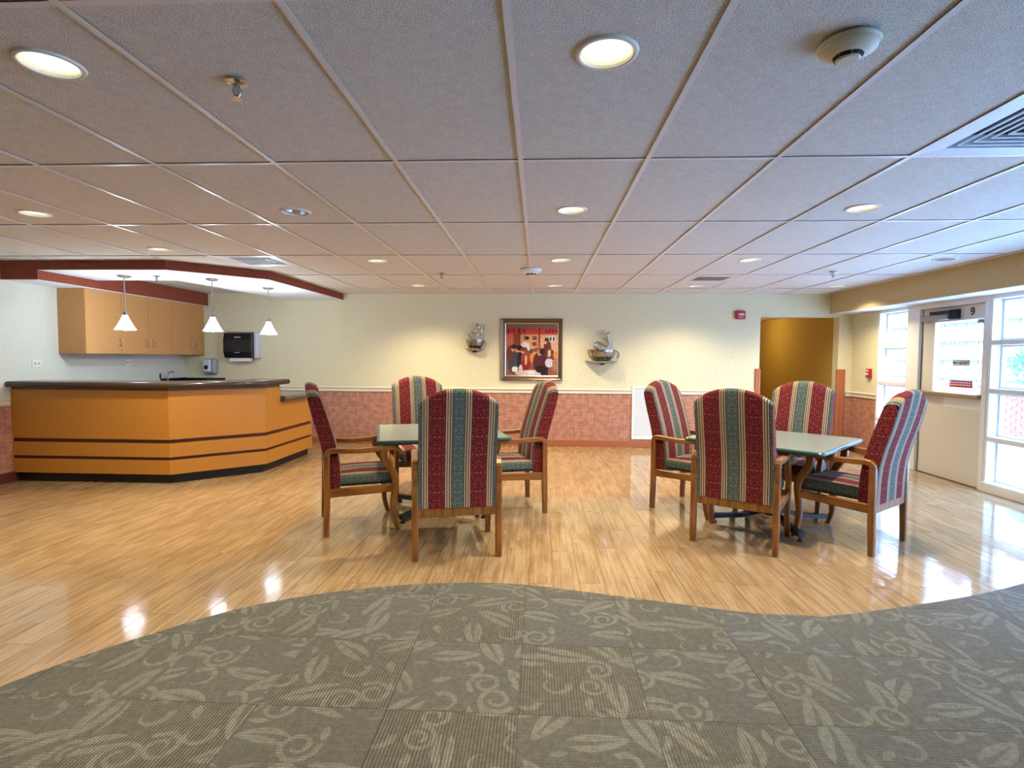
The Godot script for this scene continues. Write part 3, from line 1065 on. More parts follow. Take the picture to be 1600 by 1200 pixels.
func build_windows() -> void:
	window_unit(1, -7.62, -7.0)
	var near := -5.79
	for k in 5:
		window_unit(2 + k, near, near + 1.2)
		near += 1.21
	# frame and door
	var st := S()
	box(st, Vector3(RIGHT - 0.02, 0, -7.0), Vector3(RIGHT + 0.14, 2.012, -6.81), 0.004)
	box(st, Vector3(RIGHT - 0.02, 0, -5.85), Vector3(RIGHT + 0.14, 2.012, -5.79), 0.004)
	box(st, Vector3(RIGHT - 0.02, 1.945, -6.81), Vector3(RIGHT + 0.14, 2.012, -5.85), 0.004)
	struct("trim_8", st, M.frame)
	var d := struct_root("door_1")
	d.set_meta("label", "beige exit door with a tall glass light and the number 9")
	var a := -6.80
	var b := -5.853
	var x0 := RIGHT + 0.02
	var x1 := RIGHT + 0.065
	st = S()
	box(st, Vector3(x0, 0.008, a), Vector3(x1, 0.975, b))
	box(st, Vector3(x0, 1.795, a), Vector3(x1, 1.942, b))
	box(st, Vector3(x0, 0.975, a), Vector3(x1, 1.795, -6.605))
	box(st, Vector3(x0, 0.975, -5.885), Vector3(x1, 1.795, b))
	part(d, "door_slab", st, M.door)
	st = S()
	box(st, Vector3(x0 - 0.008, 0.975, -6.605), Vector3(x1, 0.992, -5.885))
	box(st, Vector3(x0 - 0.008, 1.78, -6.605), Vector3(x1, 1.795, -5.885))
	box(st, Vector3(x0 - 0.008, 0.992, -6.605), Vector3(x1, 1.78, -6.59))
	box(st, Vector3(x0 - 0.008, 0.992, -5.90), Vector3(x1, 1.78, -5.885))
	part(d, "glazing_bead", st, M.frame)
	st = S()
	quad(st, Vector3(x0 + 0.02, 0.992, -6.59), Vector3(x0 + 0.02, 0.992, -5.90), Vector3(x0 + 0.02, 1.78, -5.90), Vector3(x0 + 0.02, 1.78, -6.59), Vector3.LEFT)
	part(d, "pane", st, M.glass)
	part(d, "hinge_gap", boxed(Vector3(x0 - 0.004, 0.0, a - 0.008), Vector3(x1, 1.945, a)), M.seam)
	part(d, "threshold", boxed(Vector3(x0 - 0.03, 0.0, a), Vector3(x1, 0.008, b)), M.seam)
	part(d, "pale_patch", boxed(Vector3(x0 - 0.003, 0.82, -6.42), Vector3(x0, 0.93, -5.87)), M.frame)  # thin patch slightly paler than the door slab, just under the push bar
	st = S()
	box(st, Vector3(x0 - 0.06, 0.945, -6.76), Vector3(x0 - 0.012, 0.985, -5.88), 0.008)
	box(st, Vector3(x0 - 0.02, 0.94, -6.76), Vector3(x0, 0.99, -6.69), 0.004)
	box(st, Vector3(x0 - 0.02, 0.94, -5.93), Vector3(x0, 0.99, -5.88), 0.004)
	part(d, "push_bar", st, M.brass)
	st = S()
	box(st, Vector3(x0 - 0.06, 1.80, -6.76), Vector3(x0, 1.862, -6.34), 0.006)
	part(d, "closer_body", st, M.closer)
	st = S()
	box(st, Vector3(x0 - 0.075, 1.866, -6.60), Vector3(x0 - 0.03, 1.90, -6.28), 0.003)
	box(st, Vector3(x0 - 0.05, 1.80, -6.34), Vector3(x0, 1.905, -6.22), 0.004)
	part(d, "closer_arm", st, M.dark_slot)
	part(d, "contact_switch", boxed(Vector3(x0 - 0.03, 1.735, -5.955), Vector3(x0, 1.775, -5.90), 0.003), M.grey_plastic)
	write_on(d, "door_number", "9", 0.085, M.black, Vector3(x0 - 0.003, 1.868, -6.06), -PI / 2, true)
	# notices on the glass
	var g := thing("glass_sign", "small white plaque lettered NOT AN EXIT on the door glass", "sign", Vector3(x0 + 0.014, 1.315, -6.21))
	part(g, "plate", boxed(Vector3(0, -0.033, -0.115), Vector3(0.004, 0.033, 0.115)), M.dark_slot)
	part(g, "face", boxed(Vector3(-0.002, -0.024, -0.106), Vector3(0.0, 0.024, 0.106)), M.white)
	write_on(g, "lettering", "NOT AN EXIT", 0.026, M.black, Vector3(-0.003, 0, 0), -PI / 2, true)
	g = thing("glass_notice", "red notice with pale lines low on the door glass", "sign", Vector3(x0 + 0.014, 1.085, -6.20))
	part(g, "plate", boxed(Vector3(0, -0.038, -0.16), Vector3(0.004, 0.038, 0.16)), M.fire_red)
	for k in 2:
		for e in 9:
			var zz := -0.145 + e * 0.0325
			part(g, "print_mark", boxed(Vector3(-0.0012, 0.008 - k * 0.026, zz), Vector3(0.0, 0.021 - k * 0.026, zz + 0.024)), M.white)

# ---------------------------------------------------------------- lamps and ceiling fittings
func downlight(x: float, z: float, on: bool, label: String) -> void:
	var o := thing("recessed_downlight", label, "ceiling light", Vector3(x, CEIL, z), 0, "round recessed downlights")
	part(o, "trim_ring", lathed([Vector2(0.083, 0.012), Vector2(0.083, 0.0), Vector2(0.087, -0.0025), Vector2(0.096, -0.001), Vector2(0.100, 0.006), Vector2(0.09, 0.0065)], Vector3.ZERO, 40), M.trim)
	part(o, "reflector", lathed([Vector2(0.084, 0.0), Vector2(0.082, 0.02), Vector2(0.070, 0.075), Vector2(0.058, 0.11), Vector2(0.045, 0.13)], Vector3.ZERO, 40), M.reflector)
	part(o, "housing", lathed([Vector2(0.0, 0.155), Vector2(0.09, 0.15), Vector2(0.092, 0.01), Vector2(0.085, 0.008)], Vector3.ZERO, 24), M.white)
	part(o, "lamp_lens", lathed([Vector2(0.0, 0.012), Vector2(0.05, 0.013), Vector2(0.076, 0.017), Vector2(0.078, 0.03), Vector2(0.05, 0.05), Vector2(0.0, 0.052)], Vector3.ZERO if on else Vector3(0, 0.06, 0), 24), M.lamp if on else M.lamp_off)
	if on:
		var s := SpotLight3D.new()
		s.name = "downlight_beam"
		s.light_color = Color(1.0, 0.935, 0.80)
		s.light_energy = LAMP
		s.light_size = 0.06
		s.spot_range = 14
		s.spot_angle = 68
		s.spot_angle_attenuation = 0.8
		s.spot_attenuation = 2
		s.shadow_enabled = true
		o.add_child(s)
		s.position = Vector3(0, 0.004, 0)
		s.rotation.x = -PI / 2

const LAMP := 4.0

func build_lamps() -> void:
	M.reflector = mat(rgb8(214, 210, 200), 0.22, 0.85)
	var names := {
		Vector2(-1.62, -1.768): "large lit round downlight at the upper left of the ceiling",
		Vector2(0.205, -1.768): "large lit round downlight near the top centre, left of the smoke detector",
		Vector2(-3.43, -3.588): "lit round downlight at the left edge, in front of the bar soffit",
		Vector2(-1.62, -3.588): "unlit round downlight with a striped metal reflector, left of centre",
		Vector2(0.205, -3.585): "lit round downlight in the middle of the ceiling, second row from front",
		Vector2(2.033, -3.582): "lit round downlight at right, second row, before the glass door",
		Vector2(-3.43, -4.81): "lit round downlight nearest the red bar soffit, left of its square vent",
		Vector2(-1.62, -5.41): "lit round downlight right of the bar soffit's square air vent",
		Vector2(0.205, -5.40): "lit round downlight just in front of the small ceiling smoke detector",
		Vector2(2.03, -5.41): "round downlight in front of the small square ceiling vent",
		Vector2(3.83, -5.39): "unlit round downlight beside the beige header over the door",
		Vector2(-1.62, -7.27): "bright round downlight by the far wall, nearest the bar",
		Vector2(0.205, -7.29): "bright round downlight by the far wall above the picture",
		Vector2(2.05, -7.295): "bright round downlight by the far wall behind the small square vent",
		Vector2(3.86, -7.294): "bright round downlight in the far right corner by the header"}
	for l in lights:
		var key := Vector2(l[0], l[1])
		downlight(l[0], l[1], l[2] == 1, names.get(key, "round recessed downlight in the ceiling outside the picture's edge"))
	# pendants over the bar
	var spots := [[Vector3(-4.51, 2.203, -5.75), "glass pendant lamp over the bar nearest the left wall"], [Vector3(-3.68, 2.203, -6.0), "glass pendant lamp in the middle of the three over the bar"], [Vector3(-3.43, 2.203, -6.78), "glass pendant lamp furthest right, before the paper towel dispenser"]]
	for s in spots:
		var o := thing("pendant_lamp", s[1], "pendant lamp", s[0], 0, "pendant lamps over the bar")
		part(o, "canopy", lathed([Vector2(0.0, -0.022), Vector2(0.045, -0.020), Vector2(0.062, -0.010), Vector2(0.065, 0.0)]), M.steel)
		var st := S()
		tube(st, [Vector3(0, -0.02, 0), Vector3(0, -0.40, 0)], 0.006)
		part(o, "rod", st, M.steel)
		part(o, "socket_cap", lathed([Vector2(0.008, -0.385), Vector2(0.022, -0.39), Vector2(0.026, -0.44), Vector2(0.024, -0.445)]), M.steel)
		part(o, "glass_shade", lathed([Vector2(0.024, -0.425), Vector2(0.034, -0.455), Vector2(0.058, -0.505), Vector2(0.084, -0.555), Vector2(0.104, -0.585), Vector2(0.100, -0.587), Vector2(0.080, -0.555), Vector2(0.05, -0.50), Vector2(0.024, -0.445)], Vector3.ZERO, 32), M.shade)
		st = S()
		lathe(st, [Vector2(0.0, -0.60), Vector2(0.03, -0.59), Vector2(0.036, -0.56), Vector2(0.026, -0.52), Vector2(0.014, -0.49), Vector2(0.014, -0.44)])
		part(o, "bulb", st, M.bulb)
		var l := OmniLight3D.new()
		l.name = "bulb_light"
		l.light_color = Color(0.88, 0.94, 1.0)
		l.light_energy = 0.36
		l.light_size = 0.035
		l.omni_range = 12
		l.omni_attenuation = 2
		l.shadow_enabled = true
		o.add_child(l)
		l.position = Vector3(0, -0.53, 0)
	# corridor lamp
	var c := thing("corridor_downlight", "round downlight in the corridor ceiling beyond the opening", "ceiling light", Vector3(3.6, 2.09, -10.3))
	part(c, "trim_ring", lathed([Vector2(0.0, -0.004), Vector2(0.07, -0.004)]), M.lamp)
	part(c, "rim", lathed([Vector2(0.07, -0.006), Vector2(0.10, -0.004), Vector2(0.10, 0.0)]), M.white)
	var s2 := OmniLight3D.new()
	s2.name = "corridor_light"
	s2.light_color = Color(1.0, 0.90, 0.66)
	s2.light_energy = 0.36
	s2.light_size = 0.05
	s2.omni_range = 8
	s2.omni_attenuation = 2
	s2.shadow_enabled = true
	c.add_child(s2)
	s2.position = Vector3(0, -0.07, 0)

func diffuser(label: String, x: float, z: float, half: float, open: float, rings: int, called: String) -> void:
	# square louvred diffuser, face down, centred at x, z
	var o := thing(called, label, "air vent", Vector3(x, CEIL + 0.001, z))
	var st := S()
	for k in 4:
		var q := Basis(Vector3.UP, k * PI / 2)
		var a := q * Vector3(-half, 0, -half)
		var b := q * Vector3(half, 0, -half)
		var c := q * Vector3(open, 0.004, -open)
		var d := q * Vector3(-open, 0.004, -open)
		quad(st, a, b, c, d, Vector3.DOWN)
		quad(st, d, c, c + Vector3.UP * 0.06, d + Vector3.UP * 0.06, q * Vector3.BACK)
		quad(st, a, b, b + Vector3.UP * 0.02, a + Vector3.UP * 0.02, q * Vector3.FORWARD)
	part(o, "face_frame", st, M.vent)
	part(o, "plenum", boxed(Vector3(-open - 0.01, 0.062, -open - 0.01), Vector3(open + 0.01, 0.07, open + 0.01)), M.dark_slot)
	for r in rings:
		var e := open * (1.0 - (r + 0.75) / (rings + 0.4))
		var w := open / (rings + 0.4) * 0.22
		st = S()
		for k in 4:
			var q := Basis(Vector3.UP, k * PI / 2)
			var a := q * Vector3(-e, 0.002, -e)
			var b := q * Vector3(e, 0.002, -e)
			var c := q * Vector3(e - w, 0.002, -e + w)
			var d := q * Vector3(-e + w, 0.002, -e + w)
			quad(st, a, b, c, d, Vector3.DOWN)
			quad(st, a, b, b + Vector3.UP * 0.006, a + Vector3.UP * 0.006, q * Vector3.FORWARD)
			quad(st, d, c, c + Vector3.UP * 0.006, d + Vector3.UP * 0.006, q * Vector3.BACK)
		part(o, "vane", st, M.vent)

func sprinkler(at: Vector3, label: String) -> void:
	var o := thing("sprinkler_head", label, "sprinkler", at)
	part(o, "escutcheon", lathed([Vector2(0.016, -0.010), Vector2(0.034, -0.004), Vector2(0.038, 0.0)]), M.chrome)
	part(o, "body", lathed([Vector2(0.0, -0.05), Vector2(0.008, -0.048), Vector2(0.009, -0.02), Vector2(0.014, -0.014), Vector2(0.014, 0.0)]), M.chrome)
	var st := S()
	tube(st, [Vector3(0.010, -0.015, 0), Vector3(0.016, -0.03, 0), Vector3(0.004, -0.055, 0)], 0.003)
	tube(st, [Vector3(-0.010, -0.015, 0), Vector3(-0.016, -0.03, 0), Vector3(-0.004, -0.055, 0)], 0.003)
	part(o, "frame_arms", st, M.chrome)
	part(o, "deflector", lathed([Vector2(0.0, -0.060), Vector2(0.018, -0.058), Vector2(0.018, -0.056), Vector2(0.0, -0.054)], Vector3.ZERO, 16), M.chrome)

func smoke_detector(at: Vector3, s: float, label: String, m: Material) -> void:
	var o := thing("smoke_detector", label, "smoke detector", at)
	part(o, "base", lathed([Vector2(0.0, -0.012 * s), Vector2(0.073 * s, -0.012 * s), Vector2(0.077 * s, -0.004 * s), Vector2(0.075 * s, 0.0)], Vector3.ZERO, 40), m)
	part(o, "dome", lathed([Vector2(0.036 * s, -0.034 * s), Vector2(0.050 * s, -0.030 * s), Vector2(0.069 * s, -0.019 * s), Vector2(0.071 * s, -0.012 * s)], Vector3.ZERO, 40), m)
	var chamber := part(o, "sensing_chamber", lathed([Vector2(0.0, -0.046 * s), Vector2(0.026 * s, -0.046 * s), Vector2(0.031 * s, -0.043 * s), Vector2(0.031 * s, -0.030 * s)], Vector3.ZERO, 32), m)
	for k in 7:
		var st := S()
		lathe(st, [Vector2(0.0325 * s, -0.042 * s), Vector2(0.0375 * s, -0.033 * s)], Vector3.ZERO, 4, TAU * k / 7 + 0.08, TAU * (k + 1) / 7 - 0.08)
		part(chamber, "intake_slot", st, M.dark_slot)

func build_ceiling_fittings() -> void:
	M.vent = mat(rgb8(214, 218, 222), 0.4)
	M.register = mat(rgb8(150, 136, 112), 0.9)
	M.trim = mat(rgb8(226, 220, 206), 0.8)
	M.bulb = mat(Color.WHITE, 0.5)
	M.bulb.emission_enabled = true
	M.bulb.emission = Color(0.93, 0.96, 1.0)
	M.bulb.emission_energy_multiplier = 2.4
	diffuser("large square air diffuser with nested vanes at the right edge", grid_x(3) + 0.305, grid_z(0) - 0.915, 0.293, 0.215, 5, "square_diffuser")
	diffuser("square air diffuser with nested vanes beside the red bar soffit", grid_x(-5) + 0.305, grid_z(3) - 0.305, 0.293, 0.20, 4, "square_diffuser")
	# return register with straight bars
	var o := thing("ceiling_register", "small square ceiling vent with straight slats near the far wall", "air vent", Vector3(grid_x(3) + 0.305, CEIL + 0.001, -6.651))
	var st := S()
	for q in [[-0.293, -0.293, 0.293, -0.16], [-0.293, 0.16, 0.293, 0.293], [-0.293, -0.16, -0.19, 0.16], [0.19, -0.16, 0.293, 0.16]]:
		box(st, Vector3(q[0], 0, q[1]), Vector3(q[2], 0.01, q[3]))
	part(o, "face_frame", st, M.tile)
	part(o, "plenum", boxed(Vector3(-0.2, 0.05, -0.17), Vector3(0.2, 0.06, 0.17)), M.dark_slot)
	for k in 9:
		st = S()
		var z := -0.15 + k * 0.036
		box(st, Vector3(-0.19, 0.001, z), Vector3(0.19, 0.010, z + 0.006))
		part(o, "slat", st, M.register)
	smoke_detector(Vector3(0.925, 2.294, -1.735), 1.12, "large cream smoke detector on the ceiling at upper right", M.detector)
	smoke_detector(Vector3(-0.09, CEIL, -5.93), 1.5, "small pale smoke detector on the ceiling grid above the picture", M.white)
	sprinkler(Vector3(-1.058, 2.294, -1.893), "chrome sprinkler head beside the large left downlight")
	sprinkler(Vector3(-1.111, 2.294, -6.20), "small dark sprinkler head near the far wall, left of centre")
	sprinkler(Vector3(3.177, 2.294, -6.10), "small sprinkler head near the far wall by the header")
	sprinkler(Vector3(-4.16, 2.2025, -5.77), "sprinkler head under the white bar soffit between two pendants")

# ---------------------------------------------------------------- bar
func build_bar() -> void:
	# front face line of the bar, from the left wall round to the open end
	var line := [Vector2(LEFT, -5.42), Vector2(-3.815, -5.42), Vector2(-3.115, -6.06), Vector2(-3.085, -7.25)]
	var inside := func(off: float) -> Array:
		# the same line set back by off
		var dirs := []
		for k in 3:
			var d: Vector2 = (line[k + 1] - line[k]).normalized()
			dirs.append(Vector2(d.y, -d.x))   # towards the staff side
		for k in 3:
			if dirs[k].dot(Vector2(-4.5, -7.5) - line[k]) < 0:
				dirs[k] = -dirs[k]
		var out := [line[0] + dirs[0] * off]
		for k in [1, 2]:
			var bis: Vector2 = (dirs[k - 1] + dirs[k]).normalized()
			out.append(line[k] + bis * (off / bis.dot(dirs[k])))
		out.append(line[3] + dirs[2] * off)
		return out
	var bar := thing("bar_counter", "maple-fronted bar with two dark reveal lines and black toe kick", "bar")
	var f0: Array = line
	var f1: Array = inside.call(0.02)
	var f2: Array = inside.call(0.035)
	var f3: Array = inside.call(0.06)
	var f4: Array = inside.call(0.12)
	var bands := [[0.10, 0.247], [0.281, 0.424], [0.465, 0.975]]
	for k in 3:
		for b in bands:
			var hi: float = b[1]
			if k == 2 and b[0] > 0.4:
				# third face: full height only as far as the raised top, then up to the lower worktop
				var p: Vector2 = f0[2].lerp(f0[3], 0.29)
				var q: Vector2 = f1[2].lerp(f1[3], 0.29)
				part(bar, "front_panel", prismed([f0[2], p, q, f1[2]], b[0], hi), M.maple)
				part(bar, "front_panel", prismed([p, f0[3], f1[3], q], b[0], 0.79), M.maple)
			else:
				part(bar, "front_panel", prismed([f0[k], f0[k + 1], f1[k + 1], f1[k]], b[0], hi), M.maple)
		for r in [[0.247, 0.281], [0.424, 0.465]]:
			part(bar, "reveal_strip", prismed([f1[k], f1[k + 1], f2[k + 1], f2[k]], r[0] - 0.004, r[1] + 0.004), M.reveal)
		part(bar, "toe_kick", prismed([f3[k], f3[k + 1], f4[k + 1], f4[k]], 0.0, 0.10), M.toe)
		var top := 0.975 if k < 2 else 0.79
		part(bar, "carcass", prismed([f2[k], f2[k + 1], f4[k + 1], f4[k]], 0.10, top), M.maple)
	var p2: Vector2 = f2[2].lerp(f2[3], 0.29)
	var q2: Vector2 = f4[2].lerp(f4[3], 0.29)
	part(bar, "carcass", prismed([f2[2], p2, q2, f4[2]], 0.79, 0.975), M.maple)
	var g0: Array = inside.call(0.012)
	var e0: Vector2 = g0[2].lerp(g0[3], 0.29)
	var e1: Vector2 = f4[2].lerp(f4[3], 0.29)
	part(bar, "sub_top", prismed([g0[0], g0[1], g0[2], e0, e1, f4[2], f4[1], f4[0]], 0.975, 1.0), M.subtop)
	# raised top with rounded nosing
	var top := thing("raised_counter", "dark glossy raised bar top with rounded edge", "countertop")
	top.set_meta("label", "dark glossy raised bar top with a rounded edge")
	var o0: Array = inside.call(-0.03)
	var o1: Array = inside.call(0.34)
	var n0: Vector2 = o0[2].lerp(o0[3], 0.40)
	var n1: Vector2 = o1[2].lerp(o1[3], 0.40)
	part(top, "slab", prismed([o0[0], o0[1], o0[2], n0, n1, o1[2], o1[1], o1[0]], 1.0, 1.062), M.bar_top)
	var st := S()
	var path := []
	for q in [o0[0], o0[1], o0[2], n0]:
		path.append(Vector3(q.x, 1.031, q.y))
	tube(st, path, 0.0315, 16)
	part(top, "nosing", st, M.bar_top)
	# lower worktop at the open end
	var low := thing("lower_worktop", "lower dark worktop at the open end of the bar", "countertop")
	var a0: Vector2 = o0[2].lerp(o0[3], 0.30)
	var a1: Vector2 = o1[2].lerp(o1[3], 0.30)
	var b0: Vector2 = o0[3]
	var b1: Vector2 = inside.call(0.6)[3]
	part(low, "slab", prismed([a0, b0, b1, a1], 0.79, 0.86), M.worktop)
	st = S()
	tube(st, [Vector3(a0.x, 0.825, a0.y), Vector3(b0.x, 0.825, b0.y)], 0.0355, 14)
	part(low, "nosing", st, M.worktop)
	# wall cabinets
	var units := [[-6.012, -7.022, [[-6.012, -6.552, -6.515], [-6.556, -7.022, -6.965]], "maple wall cabinet nearest the front, dark end panel showing"], [-7.026, -7.948, [[-7.026, -7.486, -7.09], [-7.49, -7.948, -7.905]], "middle maple wall cabinet over the sink counter"], [-7.952, BACK + 0.002, [[-7.952, BACK + 0.004, -8.0]], "narrow maple wall cabinet in the corner"]]
	for u in units:
		var o := thing("wall_cabinet", u[3], "cabinet", Vector3.ZERO, 0, "wall cabinets over the bar")
		part(o, "body", boxed(Vector3(LEFT, 1.352, u[1]), Vector3(-5.212, 2.106, u[0]), 0.001), M.cab_wood)
		for d in u[2]:
			var door := part(o, "door", boxed(Vector3(-5.21, 1.354, d[1] + 0.0015), Vector3(-5.19, 2.104, d[0] - 0.0015), 0.0015), M.cab_wood)
			st = S()
			tube(st, [Vector3(-5.19, 1.545, d[2]), Vector3(-5.165, 1.54, d[2]), Vector3(-5.162, 1.50, d[2]), Vector3(-5.165, 1.46, d[2]), Vector3(-5.19, 1.455, d[2])], 0.006)
			part(door, "handle", st, M.steel)
	# base unit with worktop, splashback, sink and tap along the left wall
	var base := thing("base_cabinet", "maple base cabinet along the left wall behind the bar", "cabinet")
	part(base, "body", boxed(Vector3(LEFT + 0.002, 0.10, BACK + 0.016), Vector3(-4.92, 0.87, -6.1), 0.002), M.cab_wood)
	part(base, "plinth", boxed(Vector3(LEFT + 0.002, 0.0, BACK + 0.016), Vector3(-4.98, 0.10, -6.1)), M.toe)
	for k in 4:
		var z := -6.1 - k * 0.525
		var door := part(base, "door", boxed(Vector3(-4.92, 0.12, z - 0.522), Vector3(-4.90, 0.86, z - 0.003), 0.0015), M.cab_wood)
		st = S()
		tube(st, [Vector3(-4.90, 0.80, z - 0.08), Vector3(-4.875, 0.795, z - 0.08), Vector3(-4.875, 0.72, z - 0.08), Vector3(-4.90, 0.715, z - 0.08)], 0.006)
		part(door, "handle", st, M.steel)
	var wt := thing("sink_worktop", "dark worktop with a black upstand in the corner behind the bar", "countertop")
	part(wt, "slab", boxed(Vector3(LEFT, 0.87, BACK), Vector3(-4.87, 0.91, -6.08), 0.004), M.worktop)
	part(wt, "upstand", boxed(Vector3(LEFT, 0.91, BACK), Vector3(LEFT + 0.02, 1.0, -7.68), 0.003), M.black)
	part(wt, "upstand", boxed(Vector3(LEFT + 0.02, 0.91, BACK), Vector3(-4.865, 0.995, BACK + 0.02), 0.003), M.black)
	part(wt, "end_bracket", boxed(Vector3(LEFT, 1.0, -7.685), Vector3(LEFT + 0.015, 1.075, -7.665), 0.002), M.dark_slot)
	var sink := thing("sink_basin", "steel sink basin set in the worktop behind the bar", "sink")
	st = S()
	for q in [[-5.40, -7.95, -5.38, -7.45], [-5.02, -7.95, -5.0, -7.45], [-5.38, -7.95, -5.02, -7.93], [-5.38, -7.47, -5.02, -7.45]]:
		box(st, Vector3(q[0], 0.906, q[1]), Vector3(q[2], 0.918, q[3]), 0.003)
	part(sink, "rim", st, M.steel)
	part(sink, "bowl", boxed(Vector3(-5.38, 0.9105, -7.93), Vector3(-5.02, 0.9115, -7.47)), M.steel)
	var tap := thing("gooseneck_tap", "gooseneck tap rising behind the bar top in the corner", "tap", Vector3(-5.43, 0.91, -7.72))
	part(tap, "base", lathed([Vector2(0.0, 0.03), Vector2(0.02, 0.028), Vector2(0.026, 0.0)]), M.chrome)
	st = S()
	var arc := [Vector3(0, 0.02, 0), Vector3(0, 0.14, 0)]
	for k in 9:
		var t := PI * k / 8.0
		arc.append(Vector3(0.055 - 0.055 * cos(t), 0.14 + 0.055 * sin(t), 0))
	arc.append(Vector3(0.11, 0.12, 0))
	tube(st, arc, 0.010, 10)
	part(tap, "spout", st, M.chrome)
	# dispensers on the far wall
	var d := thing("paper_towel_dispenser", "black and grey paper towel dispenser on the far wall", "dispenser", Vector3(-4.525, 1.28, BACK))
	part(d, "back_case", boxed(Vector3(-0.235, 0.02, 0.0), Vector3(0.235, 0.425, 0.12), 0.012), M.pale_plastic)
	st = S()
	var prof := [Vector2(0.12, 0.02), Vector2(0.19, 0.03), Vector2(0.225, 0.12), Vector2(0.225, 0.30), Vector2(0.20, 0.40), Vector2(0.12, 0.425)]
	for k in prof.size() - 1:
		var a: Vector2 = prof[k]
		var b: Vector2 = prof[k + 1]
		quad(st, Vector3(-0.235, a.y, a.x), Vector3(0.19, a.y, a.x), Vector3(0.19, b.y, b.x), Vector3(-0.235, b.y, b.x), Vector3(0, (a.x - b.x), 0.2))
	for k in range(1, prof.size() - 1):
		for x in [-0.235, 0.19]:
			tri(st, Vector3(x, prof[0].y, prof[0].x), Vector3(x, prof[k].y, prof[k].x), Vector3(x, prof[k + 1].y, prof[k + 1].x), Vector3(signf(x), 0, 0))
	part(d, "smoked_cover", st, M.black)
	part(d, "window", boxed(Vector3(-0.16, 0.13, 0.222), Vector3(0.12, 0.28, 0.229), 0.003), M.dark_slot)
	part(d, "lettering_mark", boxed(Vector3(-0.06, 0.335, 0.2165), Vector3(0.03, 0.345, 0.2215)), M.pale_plastic)
	part(d, "lettering_mark", boxed(Vector3(-0.07, 0.105, 0.2205), Vector3(0.02, 0.115, 0.2275)), M.grey_plastic)
	part(d, "paper_edge", boxed(Vector3(-0.17, -0.025, 0.09), Vector3(0.14, 0.025, 0.17), 0.004), M.paper_white)
	d = thing("soap_dispenser", "grey soap dispenser on the far wall beside the sink", "dispenser", Vector3(-5.063, 1.06, BACK))
	part(d, "case", boxed(Vector3(-0.095, 0.0, 0.0), Vector3(0.095, 0.235, 0.11), 0.02), M.grey_plastic)
	part(d, "push_cover", boxed(Vector3(-0.09, 0.03, 0.10), Vector3(0.03, 0.22, 0.125), 0.012), M.pale_plastic)
	part(d, "nozzle_window", lathed([Vector2(0.0, 0.004), Vector2(0.035, 0.002), Vector2(0.036, 0.0)], Vector3(-0.035, 0.10, 0.124), 20, Basis(Vector3.RIGHT, PI / 2)), M.black)
	# sockets on the left wall
	for q in [[Vector3(LEFT, 1.24, -5.73), "ivory wall socket on the left wall, at the frame's edge"], [Vector3(LEFT, 1.24, -7.07), "ivory wall socket under the wall cabinets"]]:
		var o := thing("wall_socket", q[1], "socket", q[0])
		part(o, "cover_plate", boxed(Vector3(0, -0.038, -0.058), Vector3(0.006, 0.038, 0.058), 0.002), M.white)
		for z in [-0.024, 0.024]:
			var f := part(o, "outlet", boxed(Vector3(0.006, -0.016, z - 0.016), Vector3(0.009, 0.016, z + 0.016), 0.002), M.ivory)
			part(f, "slot", boxed(Vector3(0.009, -0.004, z - 0.006), Vector3(0.0094, 0.006, z + 0.006)), M.dark_slot)

